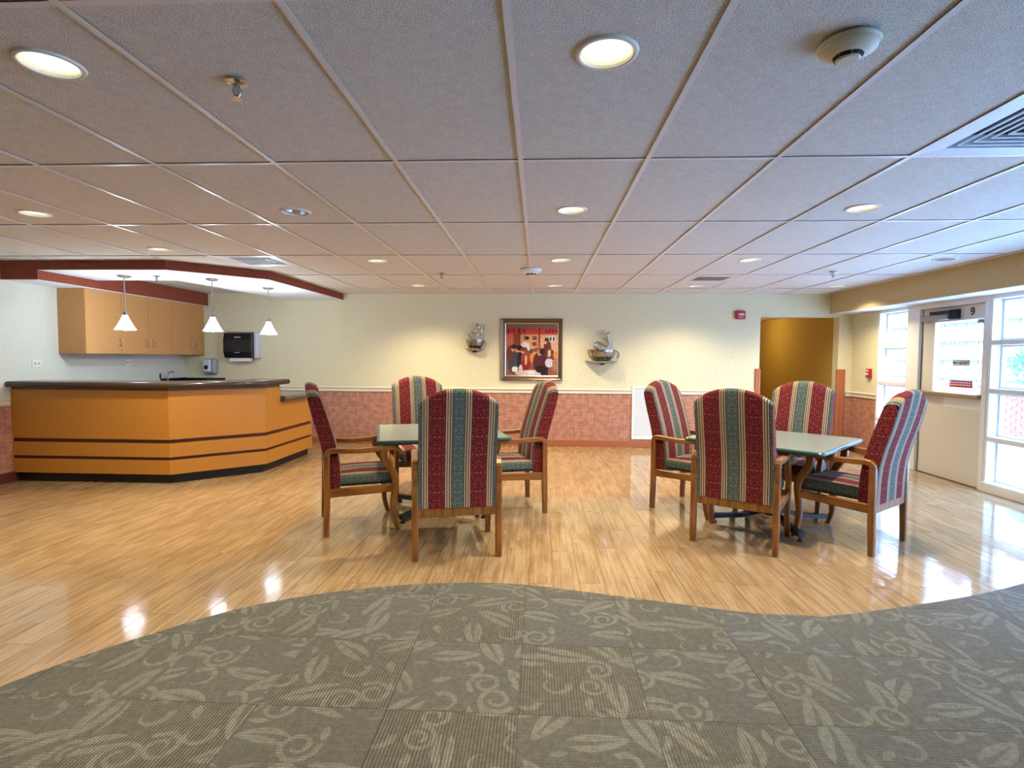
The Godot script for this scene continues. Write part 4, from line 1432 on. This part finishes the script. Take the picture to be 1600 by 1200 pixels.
# ---------------------------------------------------------------- wall furniture
func cup_art(called_label: String, at: Vector3, r: float, h: float, saucer: float, style: int) -> void:
	var o := thing("cup_sculpture", called_label, "wall sculpture", at)
	# half cup standing out from the wall; y = 0 at the cup's foot
	var st := S()
	lathe(st, [Vector2(r * 0.30, 0.0), Vector2(r * 0.62, h * 0.12), Vector2(r * 0.86, h * 0.42), Vector2(r * 0.97, h * 0.78), Vector2(r, h), Vector2(r * 0.965, h), Vector2(r * 0.92, h * 0.75), Vector2(r * 0.8, h * 0.42), Vector2(r * 0.28, h * 0.08)], Vector3.ZERO, 28, 0, PI)
	part(o, "cup", st, M.pewter)
	st = S()
	var pts := []
	for k in 11:
		var t := -0.9 + k * 0.28
		pts.append(Vector3(r * 0.93 + r * 0.30 * cos(t) * 1.0, h * 0.56 + h * 0.36 * sin(t), 0.02))
	tube(st, pts, r * 0.035, 8)
	part(o, "cup_handle", st, M.pewter)
	st = S()
	lathe(st, [Vector2(0.0, -0.034), Vector2(saucer * 0.35, -0.032), Vector2(saucer * 0.75, -0.018), Vector2(saucer, 0.010), Vector2(saucer * 0.98, 0.013), Vector2(saucer * 0.7, -0.008), Vector2(0, -0.012)], Vector3.ZERO, 28, 0, PI)
	part(o, "saucer", st, M.pewter)
	st = S()
	box(st, Vector3(-0.03, -0.046, 0.0), Vector3(0.03, -0.032, saucer * 0.5), 0.002)
	part(o, "bracket", st, M.dark_slot)
	var curls := []
	if style == 0:
		curls = [[Vector2(-0.02, 0), Vector2(-0.07, 0.06), Vector2(-0.09, 0.11), Vector2(-0.05, 0.14), Vector2(-0.01, 0.12), Vector2(0.03, 0.15), Vector2(0.06, 0.21), Vector2(0.03, 0.26)], [Vector2(0.02, 0), Vector2(0.05, 0.10), Vector2(0.03, 0.18), Vector2(0.07, 0.24)], [Vector2(0.06, 0.04), Vector2(0.11, 0.14), Vector2(0.09, 0.25)], [Vector2(0.13, 0.06), Vector2(0.16, 0.14), Vector2(0.13, 0.24)]]
	else:
		curls = [[Vector2(-0.03, 0), Vector2(-0.11, 0.07), Vector2(-0.08, 0.13), Vector2(0.0, 0.11), Vector2(0.05, 0.07), Vector2(0.10, 0.12), Vector2(0.06, 0.17), Vector2(0.02, 0.21), Vector2(0.06, 0.25), Vector2(0.11, 0.27)], [Vector2(0.0, 0), Vector2(0.03, 0.09), Vector2(0.10, 0.16), Vector2(0.05, 0.23), Vector2(-0.02, 0.27), Vector2(0.03, 0.30)]]
	for c in curls:
		st = S()
		var run := []
		for p in smooth_line(c, 5):
			run.append(Vector3(p.x, h * 0.9 + p.y, 0.055))
		tube(st, run, 0.015 if c == curls[0] else 0.007, 8)
		part(o, "steam_curl", st, M.chrome)

func build_wall_things() -> void:
	var p := thing("framed_picture", "square cafe painting in a bronze frame on the far wall", "picture", Vector3(-0.105, 1.46, BACK))
	p.rotation.z = 0.0
	var st := S()
	var H := 0.465
	for k in 4:
		var q := Basis(Vector3.BACK, k * PI / 2)
		# mitred moulding: outer lip, slope, inner lip
		var prof := [Vector2(0.0, 0.0), Vector2(0.0, 0.035), Vector2(0.012, 0.042), Vector2(0.03, 0.034), Vector2(0.06, 0.026), Vector2(0.066, 0.016)]
		for e in prof.size() - 1:
			var a: Vector2 = prof[e]
			var b: Vector2 = prof[e + 1]
			quad(st, q * Vector3(-H + a.x, -H + a.x, a.y), q * Vector3(H - a.x, -H + a.x, a.y), q * Vector3(H - b.x, -H + b.x, b.y), q * Vector3(-H + b.x, -H + b.x, b.y), q * Vector3(0, -0.3, 1))
	part(p, "frame", st, M.gilt)
	st = S()
	for k in 4:
		var q := Basis(Vector3.BACK, k * PI / 2)
		quad(st, q * Vector3(-H + 0.066, -H + 0.066, 0.022), q * Vector3(H - 0.066, -H + 0.066, 0.022), q * Vector3(H - 0.076, -H + 0.076, 0.017), q * Vector3(-H + 0.076, -H + 0.076, 0.017), Vector3.BACK)
	part(p, "inner_lip", st, M.gilt_light)
	part(p, "backing", boxed(Vector3(-H + 0.01, -H + 0.01, 0.0), Vector3(H - 0.01, H - 0.01, 0.012)), M.dark_slot)
	st = S()
	var c := H - 0.075
	var n := Vector3.BACK
	tri(st, Vector3(-c, c, 0.014), Vector3(c, c, 0.014), Vector3(c, -c, 0.014), n, Vector2(0, 0), Vector2(1, 0), Vector2(1, 1))
	tri(st, Vector3(-c, c, 0.014), Vector3(c, -c, 0.014), Vector3(-c, -c, 0.014), n, Vector2(0, 0), Vector2(1, 1), Vector2(0, 1))
	part(p, "canvas", st, M.picture)
	cup_art("smaller metal coffee cup sculpture left of the picture", Vector3(-0.965, 1.462, BACK), 0.142, 0.143, 0.148, 0)
	cup_art("larger metal coffee cup sculpture right of the picture", Vector3(0.945, 1.287, BACK), 0.212, 0.18, 0.245, 1)
	# return air grille
	var g := thing("return_grille", "tall white louvred return air grille low on the far wall", "air vent", Vector3(1.606, 0.125, BACK))
	st = S()
	for q in [[-0.2, 0.0, -0.165, 0.80], [0.165, 0.0, 0.2, 0.80], [-0.165, 0.0, 0.165, 0.035], [-0.165, 0.765, 0.165, 0.80]]:
		box(st, Vector3(q[0], q[1], 0.0), Vector3(q[2], q[3], 0.022), 0.003)
	part(g, "frame", st, M.white)
	part(g, "backing", boxed(Vector3(-0.165, 0.035, 0.0), Vector3(0.165, 0.765, 0.002)), M.grey_plastic)
	for k in 26:
		st = S()
		var y := 0.04 + k * 0.028
		quad(st, Vector3(-0.165, y, 0.018), Vector3(0.165, y, 0.018), Vector3(0.165, y + 0.02, 0.004), Vector3(-0.165, y + 0.02, 0.004), Vector3(0, 1, 1))
		quad(st, Vector3(-0.165, y, 0.018), Vector3(0.165, y, 0.018), Vector3(0.165, y - 0.003, 0.017), Vector3(-0.165, y - 0.003, 0.017), Vector3(0, 0, 1))
		part(g, "slat", st, M.white)
	for q in [[Vector3(-2.778, 1.21, BACK), "ivory light switch on the far wall, left of the cup sculptures"], [Vector3(2.676, 1.15, BACK), "ivory light switch on the far wall beside the corridor opening"]]:
		var o := thing("light_switch", q[1], "switch", q[0])
		part(o, "cover_plate", boxed(Vector3(-0.036, -0.058, 0.0), Vector3(0.036, 0.058, 0.006), 0.002), M.ivory)
		part(o, "toggle", boxed(Vector3(-0.006, -0.012, 0.006), Vector3(0.006, 0.012, 0.016), 0.002), M.cream)
	var s := thing("fire_alarm_strobe", "red fire alarm strobe high on the far wall", "alarm", Vector3(2.967, 1.99, BACK))
	part(s, "housing", boxed(Vector3(-0.072, -0.062, 0.0), Vector3(0.072, 0.062, 0.05), 0.012), M.fire_red)
	part(s, "strobe_lens", boxed(Vector3(-0.035, -0.006, 0.05), Vector3(0.045, 0.022, 0.066), 0.006), M.pale_plastic)
	write_on(s, "lettering", "FIRE", 0.022, M.white, Vector3(0.0, -0.036, 0.051), 0.0, true)
	s = thing("fire_pull_station", "red fire alarm pull station on the short right wall", "alarm", Vector3(RIGHT, 1.16, -7.775))
	part(s, "housing", boxed(Vector3(-0.045, -0.06, -0.042), Vector3(0.0, 0.06, 0.042), 0.006), M.fire_red)
	part(s, "pull_bar", boxed(Vector3(-0.056, -0.03, -0.03), Vector3(-0.045, 0.0, 0.03), 0.003), M.pale_plastic)
	write_on(s, "lettering", "PULL", 0.022, M.white, Vector3(-0.046, 0.03, 0.0), -PI / 2, true)

# ---------------------------------------------------------------- chairs and tables
const PERIOD := 0.2754

func back_rear(y: float) -> float:
	return interp([Vector2(0.33, -0.012), Vector2(0.5, -0.016), Vector2(0.62, -0.028), Vector2(0.74, -0.055), Vector2(0.86, -0.09), Vector2(0.97, -0.118), Vector2(1.06, -0.135), Vector2(1.15, -0.147)], y)

func back_front(y: float) -> float:
	return interp([Vector2(0.33, 0.095), Vector2(0.5, 0.093), Vector2(0.62, 0.078), Vector2(0.74, 0.050), Vector2(0.86, 0.015), Vector2(0.97, -0.020), Vector2(1.06, -0.052), Vector2(1.15, -0.088)], y)

func make_chair(label: String) -> Node3D:
	var t := thing("upholstered_armchair", label, "chair", Vector3.ZERO, 0, "striped armchairs around the tables")
	var Z := func(s: float) -> float: return 0.25 - s
	var W := 0.512
	# backrest
	var st := S()
	var NX := 20
	var NY := 20
	var cols := []
	for i in NX + 1:
		var fx := i * 2.0 / NX - 1.0
		var x := fx * W / 2
		var arch := 1.045 + 0.095 * pow(maxf(0.0, 1.0 - pow(absf(fx), 2.1)), 0.85)
		var bulge := 0.014 * (1 - pow(fx, 4))
		var ring := []
		# rear face upward
		for k in NY + 1:
			var y := lerpf(0.345, arch - 0.018, float(k) / NY)
			ring.append([Vector3(x, y, Z.call(back_rear(y) - bulge * 0.3)), y])
		var yt := arch
		var s0 := back_rear(yt)
		var s1 := back_front(yt)
		for k in range(1, 6):
			var a := PI * k / 6.0
			ring.append([Vector3(x, arch - 0.018 + 0.020 * sin(a), Z.call(lerpf(s0, s1, 0.5 - 0.5 * cos(a)))), arch + 0.02 * k])
		for k in NY + 1:
			var y := lerpf(arch - 0.018, 0.39, float(k) / NY)
			ring.append([Vector3(x, y, Z.call(back_front(y) + bulge)), 2 * arch + 0.1 - y])
		cols.append(ring)
	st.set_smooth_group(0)
	for i in NX:
		for k in cols[0].size() - 1:
			var q := [cols[i][k], cols[i + 1][k], cols[i + 1][k + 1], cols[i][k + 1]]
			var nn: Vector3 = (q[2][0] - q[0][0]).cross(q[1][0] - q[0][0])
			var mid := Vector3(0, 0.75, Z.call(0.0))
			var face: Vector3 = (q[0][0] + q[2][0]) / 2
			var out := Vector3(0, 0, face.z - Z.call((back_rear(face.y) + back_front(face.y)) / 2))
			if k > NY and k < NY + 6:
				out = Vector3.UP
			var ord := [0, 1, 2, 0, 2, 3] if nn.dot(out) > 0 else [0, 2, 1, 0, 3, 2]
			for e in ord:
				st.set_uv(Vector2(q[e][0].x / PERIOD + 0.5, q[e][1] / 0.5))
				st.add_vertex(q[e][0])
	st.index()
	st.generate_normals()
	part(t, "backrest", st, M.fabric, "striped fabric backrest with an arched top")
	for sx in [-1.0, 1.0]:
		st = S()
		var x: float = sx * W / 2
		for k in NY:
			var y0 := lerpf(0.345, 1.045, float(k) / NY)
			var y1 := lerpf(0.345, 1.045, float(k + 1) / NY)
			var pts := []
			for q in [[y0, 0], [y0, 1], [y1, 1], [y1, 0]]:
				var s: float = back_rear(q[0]) if q[1] == 0 else back_front(q[0])
				var edge: float = minf(1.0, (1.05 - q[0]) / 0.02)
				s = lerpf((back_rear(q[0]) + back_front(q[0])) / 2, s, clampf(edge, 0.4, 1.0))
				pts.append(Vector3(x, q[0], Z.call(s)))
			var n := Vector3(sx, 0, 0)
			var u := []
			for q in pts:
				u.append(Vector2((q.z - Z.call((back_rear(q.y) + back_front(q.y)) / 2)) / PERIOD, q.y / 0.5))
			tri(st, pts[0], pts[1], pts[2], n, u[0], u[1], u[2])
			tri(st, pts[0], pts[2], pts[3], n, u[0], u[2], u[3])
		part(t, "side_panel", st, M.fabric, "burgundy side panel of the backrest")
	# seat
	st = S()
	cushion(st, Vector3(0, 0.402, Z.call(0.30)), Vector3(0.498, 0.092, 0.46), 0.032, 0.016, PERIOD)
	part(t, "seat", st, M.fabric, "striped fabric seat cushion")
	# frame
	for sx in [-1.0, 1.0]:
		var x: float = sx * 0.278
		st = S()
		var line := []
		var half := []
		for q in [[-0.008, 0.0, 0.019], [-0.006, 0.10, 0.021], [-0.002, 0.22, 0.022], [0.0, 0.34, 0.023], [0.0, 0.48, 0.022], [0.0, 0.606, 0.021]]:
			line.append(Vector2(Z.call(q[0]), q[1]))
			half.append(q[2])
		board(st, x, line, half, 0.042)
		part(t, "leg", st, M.oak)
		st = S()
		line = []
		half = []
		for q in [[0.0, 0.606, 0.021], [0.004, 0.624, 0.021], [0.020, 0.638, 0.0205], [0.05, 0.642, 0.020], [0.14, 0.636, 0.019], [0.24, 0.632, 0.018], [0.34, 0.636, 0.019], [0.42, 0.643, 0.020], [0.48, 0.643, 0.019], [0.525, 0.630, 0.017], [0.545, 0.610, 0.015], [0.538, 0.590, 0.012]]:
			line.append(Vector2(Z.call(q[0]), q[1]))
			half.append(q[2])
		board(st, x, line, half, 0.044)
		part(t, "armrest", st, M.oak)
		st = S()
		line = []
		half = []
		for q in smooth_line([Vector2(0.418, 0.637), Vector2(0.416, 0.585), Vector2(0.438, 0.525), Vector2(0.482, 0.455), Vector2(0.502, 0.39), Vector2(0.496, 0.32), Vector2(0.486, 0.22), Vector2(0.49, 0.12), Vector2(0.508, 0.04), Vector2(0.522, 0.0)], 3):
			line.append(Vector2(Z.call(q.x), q.y))
			half.append(interp([Vector2(0, 0.017), Vector2(0.1, 0.019), Vector2(0.3, 0.024), Vector2(0.45, 0.027), Vector2(0.6, 0.025), Vector2(0.64, 0.030)], q.y))
		board(st, x, line, half, 0.040)
		part(t, "leg", st, M.oak)
		st = S()
		board(st, x, [Vector2(Z.call(0.02), 0.323), Vector2(Z.call(0.478), 0.332)], [0.032, 0.029], 0.032)
		part(t, "side_rail", st, M.oak)
	part(t, "front_rail", boxed(Vector3(-0.262, 0.303, Z.call(0.500)), Vector3(0.262, 0.36, Z.call(0.476)), 0.004), M.oak)
	part(t, "rear_rail", boxed(Vector3(-0.262, 0.287, Z.call(0.012)), Vector3(0.262, 0.347, Z.call(-0.012)), 0.004), M.oak)
	return t

func make_table(label: String, at: Vector3, turn: float, side: float) -> void:
	var t := thing("pedestal_table", label, "table", at, turn, "square pedestal tables")
	var h := side / 2
	part(t, "table_top", boxed(Vector3(-h + 0.018, 0.668, -h + 0.018), Vector3(h - 0.018, 0.700, h - 0.018), 0.002), M.table_top)
	# bull-nosed edge with softened corners
	var st := S()
	var prof := [Vector2(0.0, 0.6995), Vector2(0.010, 0.698), Vector2(0.018, 0.690), Vector2(0.018, 0.678), Vector2(0.010, 0.668), Vector2(0.0, 0.667)]
	var loop := []
	for k in 4:
		for e in 6:
			var a := k * PI / 2 + e * PI / 10
			var c := Vector2(h - 0.038, h - 0.038)
			c = [Vector2(c.x, c.y), Vector2(-c.x, c.y), Vector2(-c.x, -c.y), Vector2(c.x, -c.y)][k]
			loop.append([c, Vector2(cos(a), sin(a))])
	for k in loop.size():
		var p = loop[k]
		var q = loop[(k + 1) % loop.size()]
		for e in prof.size() - 1:
			var a: Vector2 = prof[e]
			var b: Vector2 = prof[e + 1]
			var P := func(l, w: Vector2) -> Vector3:
				var g: Vector2 = l[0] + l[1] * (0.020 + w.x)
				return Vector3(g.x, w.y, g.y)
			var pd: Vector2 = p[1]
			quad(st, P.call(p, a), P.call(q, a), P.call(q, b), P.call(p, b), Vector3(pd.x, (a.x - b.x) * 20, pd.y))
	for k in 4:
		var c = loop[k * 6][0]
		for e in 5:
			var p = loop[k * 6 + e]
			var q = loop[k * 6 + e + 1]
			for y in [0.6995, 0.6675]:
				var a: Vector2 = c + p[1] * 0.020
				var b: Vector2 = c + q[1] * 0.020
				tri(st, Vector3(c.x, y, c.y), Vector3(a.x, y, a.y), Vector3(b.x, y, b.y), Vector3.UP if y > 0.68 else Vector3.DOWN)
	part(t, "edge_band", st, M.table_edge)
	part(t, "column", lathed([Vector2(0.0, 0.12), Vector2(0.038, 0.12), Vector2(0.038, 0.655), Vector2(0.0, 0.655)], Vector3.ZERO, 20), M.black_metal)
	part(t, "top_plate", boxed(Vector3(-0.2, 0.652, -0.2), Vector3(0.2, 0.667, 0.2), 0.003), M.black_metal)
	part(t, "hub", lathed([Vector2(0.0, 0.06), Vector2(0.05, 0.065), Vector2(0.07, 0.085), Vector2(0.062, 0.12), Vector2(0.038, 0.15)], Vector3.ZERO, 20), M.black_metal)
	for k in 4:
		var d := Vector3(1, 0, 1).normalized().rotated(Vector3.UP, k * PI / 2)
		st = S()
		var n := d.cross(Vector3.UP)
		var path := [[0.03, 0.105, 0.022], [0.16, 0.085, 0.022], [0.24, 0.062, 0.022], [0.49, 0.052, 0.022]]
		for e in path.size() - 1:
			var a = path[e]
			var b = path[e + 1]
			for s in [-1.0, 1.0]:
				quad(st, d * a[0] + Vector3.UP * (a[1] - 0.018) + n * s * a[2], d * b[0] + Vector3.UP * (b[1] - 0.018) + n * s * b[2], d * b[0] + Vector3.UP * (b[1] + 0.018) + n * s * b[2], d * a[0] + Vector3.UP * (a[1] + 0.018) + n * s * a[2], n * s)
				quad(st, d * a[0] + Vector3.UP * (a[1] + s * 0.018) + n * a[2], d * b[0] + Vector3.UP * (b[1] + s * 0.018) + n * b[2], d * b[0] + Vector3.UP * (b[1] + s * 0.018) - n * b[2], d * a[0] + Vector3.UP * (a[1] + s * 0.018) - n * a[2], Vector3.UP * s)
		var z: Vector3 = d * 0.49
		quad(st, z + Vector3.UP * 0.034 + n * 0.022, z + Vector3.UP * 0.034 - n * 0.022, z + Vector3.UP * 0.07 - n * 0.022, z + Vector3.UP * 0.07 + n * 0.022, d)
		var arm := part(t, "foot_arm", st, M.black_metal)
		part(arm, "glide", lathed([Vector2(0.0, 0.0), Vector2(0.022, 0.0), Vector2(0.022, 0.012), Vector2(0.012, 0.016), Vector2(0.012, 0.036)], d * 0.468, 16), M.black_metal)

func build_seating() -> void:
	var spots := [
		[-0.589, -3.797, -0.232, -0.973, "striped armchair at the left table, seen from behind, nearest the camera"],
		[-1.44, -4.275, 0.915, -0.40, "striped armchair at the left table, side on, next to the bar"],
		[-1.15, -5.33, 0.36, 0.93, "striped armchair on the far side of the left table, mostly hidden"],
		[-0.261, -4.858, -0.957, 0.29, "striped armchair at the right side of the left table, under the picture"],
		[1.522, -4.092, 0.53, -0.848, "striped armchair at the right table, seen from behind, nearest the camera"],
		[1.4135, -4.936, 0.74, 0.673, "striped armchair at the right table's left, before the louvred grille"],
		[2.257, -4.925, -0.63, 0.77, "striped armchair on the far side of the right table, before the corridor"],
		[2.344, -4.151, -0.62, -0.78, "striped armchair at the right table nearest the glass door, lit from outside"]]
	var first: Node3D = null
	for s in spots:
		var o: Node3D
		if first == null:
			first = make_chair(s[4])
			o = first
		else:
			o = copy_of(first, s[4])
		o.position = Vector3(s[0], 0, s[1])
		o.rotation.y = atan2(-s[2], -s[3])
	make_table("square grey-green table with dark edge on the left, among four chairs", Vector3(-0.86, 0, -4.70), atan2(0.28, 0.955), 1.06)
	make_table("square grey-green table with dark edge on the right, turned cornerwise", Vector3(1.925, 0, -4.525), atan2(0.733, 0.68), 1.04)

# ---------------------------------------------------------------- outside
func build_outside() -> void:
	struct("floor_courtyard", boxed(Vector3(RIGHT + 0.12, -0.25, -30), Vector3(40, -0.06, 14)), M.concrete)
	var X := 12.5
	var b := thing("brick_building", "pale brick building across the courtyard, seen through the glass door", "building", Vector3(X, -0.06, 0))
	part(b, "wall", boxed(Vector3(0, 0, -30), Vector3(4, 7.5, 10)), M.brick_pale)
	part(b, "parapet", boxed(Vector3(-0.1, 7.5, -30), Vector3(4, 7.7, 10)), M.concrete)
	# string courses with rows of blue-grey glazed blocks under them
	var shared := boxed(Vector3(-0.03, 0, 0), Vector3(0.0, 0.10, 0.36)).commit()
	for k in 6:
		var y := 0.85 + 0.55 * k
		part(b, "string_course", boxed(Vector3(-0.045, y, -24), Vector3(0.0, y + 0.03, -3)), M.block)
		for e in 44:
			var o := MeshInstance3D.new()
			o.name = "glazed_block"
			o.mesh = shared
			o.material_override = M.block
			b.add_child(o, true)
			o.position = Vector3(0, y - 0.105, -23.5 + e * 0.44)
	# brick planter wall
	var w := thing("brick_planter", "low red brick planter in the courtyard beyond the right windows", "planter", Vector3(8.6, -0.06, -8.6))
	part(w, "core", boxed(Vector3(0.01, 0.0, -3.49), Vector3(0.5, 0.95, 1.99)), M.concrete)
	var mm := MultiMesh.new()
	mm.transform_format = MultiMesh.TRANSFORM_3D
	mm.use_colors = true
	mm.mesh = boxed(Vector3(-0.012, 0.0, 0.005), Vector3(0.01, 0.062, 0.205)).commit()
	mm.instance_count = 13 * 25
	var r := RandomNumberGenerator.new()
	r.seed = 5
	var n := 0
	for row in 13:
		for k in 25:
			mm.set_instance_transform(n, Transform3D(Basis.IDENTITY, Vector3(0, 0.005 + row * 0.072, -3.5 + k * 0.215 + (0.1075 if row % 2 else 0.0))))
			var t := r.randf_range(0.85, 1.1)
			mm.set_instance_color(n, Color(t, t, t))
			n += 1
	var bricks := MultiMeshInstance3D.new()
	bricks.name = "brick_field"
	bricks.multimesh = mm
	var bm: StandardMaterial3D = M.brick.duplicate()
	bm.vertex_color_use_as_albedo = true
	bricks.material_override = bm
	bricks.set_meta("kind", "stuff")
	w.add_child(bricks)
	# bushes
	for q in [[8.95, -8.3, 1.05, "leafy green bush above the brick planter outside the right window"], [8.95, -10.2, 0.8, "leafy green bush above the brick planter seen through the door glass"]]:
		var o := thing("leafy_bush", q[3], "bush", Vector3(q[0], 0.89, q[1]), 0, "courtyard bushes")
		var st := S()
		for k in 5:
			var a := TAU * k / 5
			tube(st, [Vector3.ZERO, Vector3(cos(a) * 0.15, 0.3, sin(a) * 0.15), Vector3(cos(a) * 0.35, 0.7 * q[2], sin(a) * 0.35)], 0.015, 6, 0.005)
		part(o, "stems", st, M.bark)
		st = S()
		for k in 900:
			var d: Vector3 = Vector3(r.randfn(), r.randfn() * 0.8, r.randfn()).normalized() * (0.55 * pow(r.randf(), 0.4)) * q[2]
			var c: Vector3 = Vector3(0, 0.52 * q[2], 0) + d
			var ax := Vector3(r.randfn(), r.randfn(), r.randfn()).normalized()
			var u := ax.cross(Vector3.UP).normalized() * 0.045
			var v := ax.cross(u).normalized() * 0.028
			var nn := u.cross(v).normalized()
			tri(st, c - u, c + v, c + u, nn)
			tri(st, c - u, c + u, c - v, nn)
		var f := part(o, "foliage", st, M.leaf)
		f.set_meta("kind", "stuff")

# ---------------------------------------------------------------- scene
func _ready() -> void:
	var cam := Camera3D.new()
	cam.name = "camera"
	add_child(cam)
	cam.fov = rad_to_deg(2.0 * atan(600.0 / 849.7))
	cam.near = 0.05
	cam.far = 200
	cam.transform = Transform3D(Basis(Vector3.UP, 0.0484) * Basis(Vector3.RIGHT, -0.0487) * Basis(Vector3.BACK, 0.0067), EYE)
	cam.current = true
	var env := Environment.new()
	env.background_mode = Environment.BG_SKY
	var sky := Sky.new()
	var sm := ProceduralSkyMaterial.new()
	sm.sky_top_color = Color(0.44, 0.66, 0.96)
	sm.sky_horizon_color = Color(0.73, 0.87, 0.99)
	sm.ground_bottom_color = Color(0.5, 0.5, 0.5)
	sm.ground_horizon_color = Color(0.62, 0.66, 0.7)
	sm.sky_energy_multiplier = 4.6
	sky.sky_material = sm
	env.sky = sky
	env.tonemap_mode = Environment.TONE_MAPPER_LINEAR
	env.tonemap_exposure = 1.36
	env.sdfgi_enabled = true
	env.ssao_enabled = true
	env.ssil_enabled = true
	var we := WorldEnvironment.new()
	we.environment = env
	add_child(we)
	var sun := DirectionalLight3D.new()
	sun.name = "sun"
	sun.light_color = Color(1.0, 0.96, 0.9)
	sun.light_energy = 4.2
	sun.light_angular_distance = 0.6
	sun.shadow_enabled = true
	add_child(sun)
	sun.look_at_from_position(Vector3.ZERO, Vector3(0.62, -0.70, -0.35), Vector3.UP)
	make_materials()
	build_ceiling_fittings()
	build_floor()
	build_ceiling()
	build_walls()
	build_soffit()
	build_windows()
	build_lamps()
	build_bar()
	build_wall_things()
	build_seating()
	build_outside()
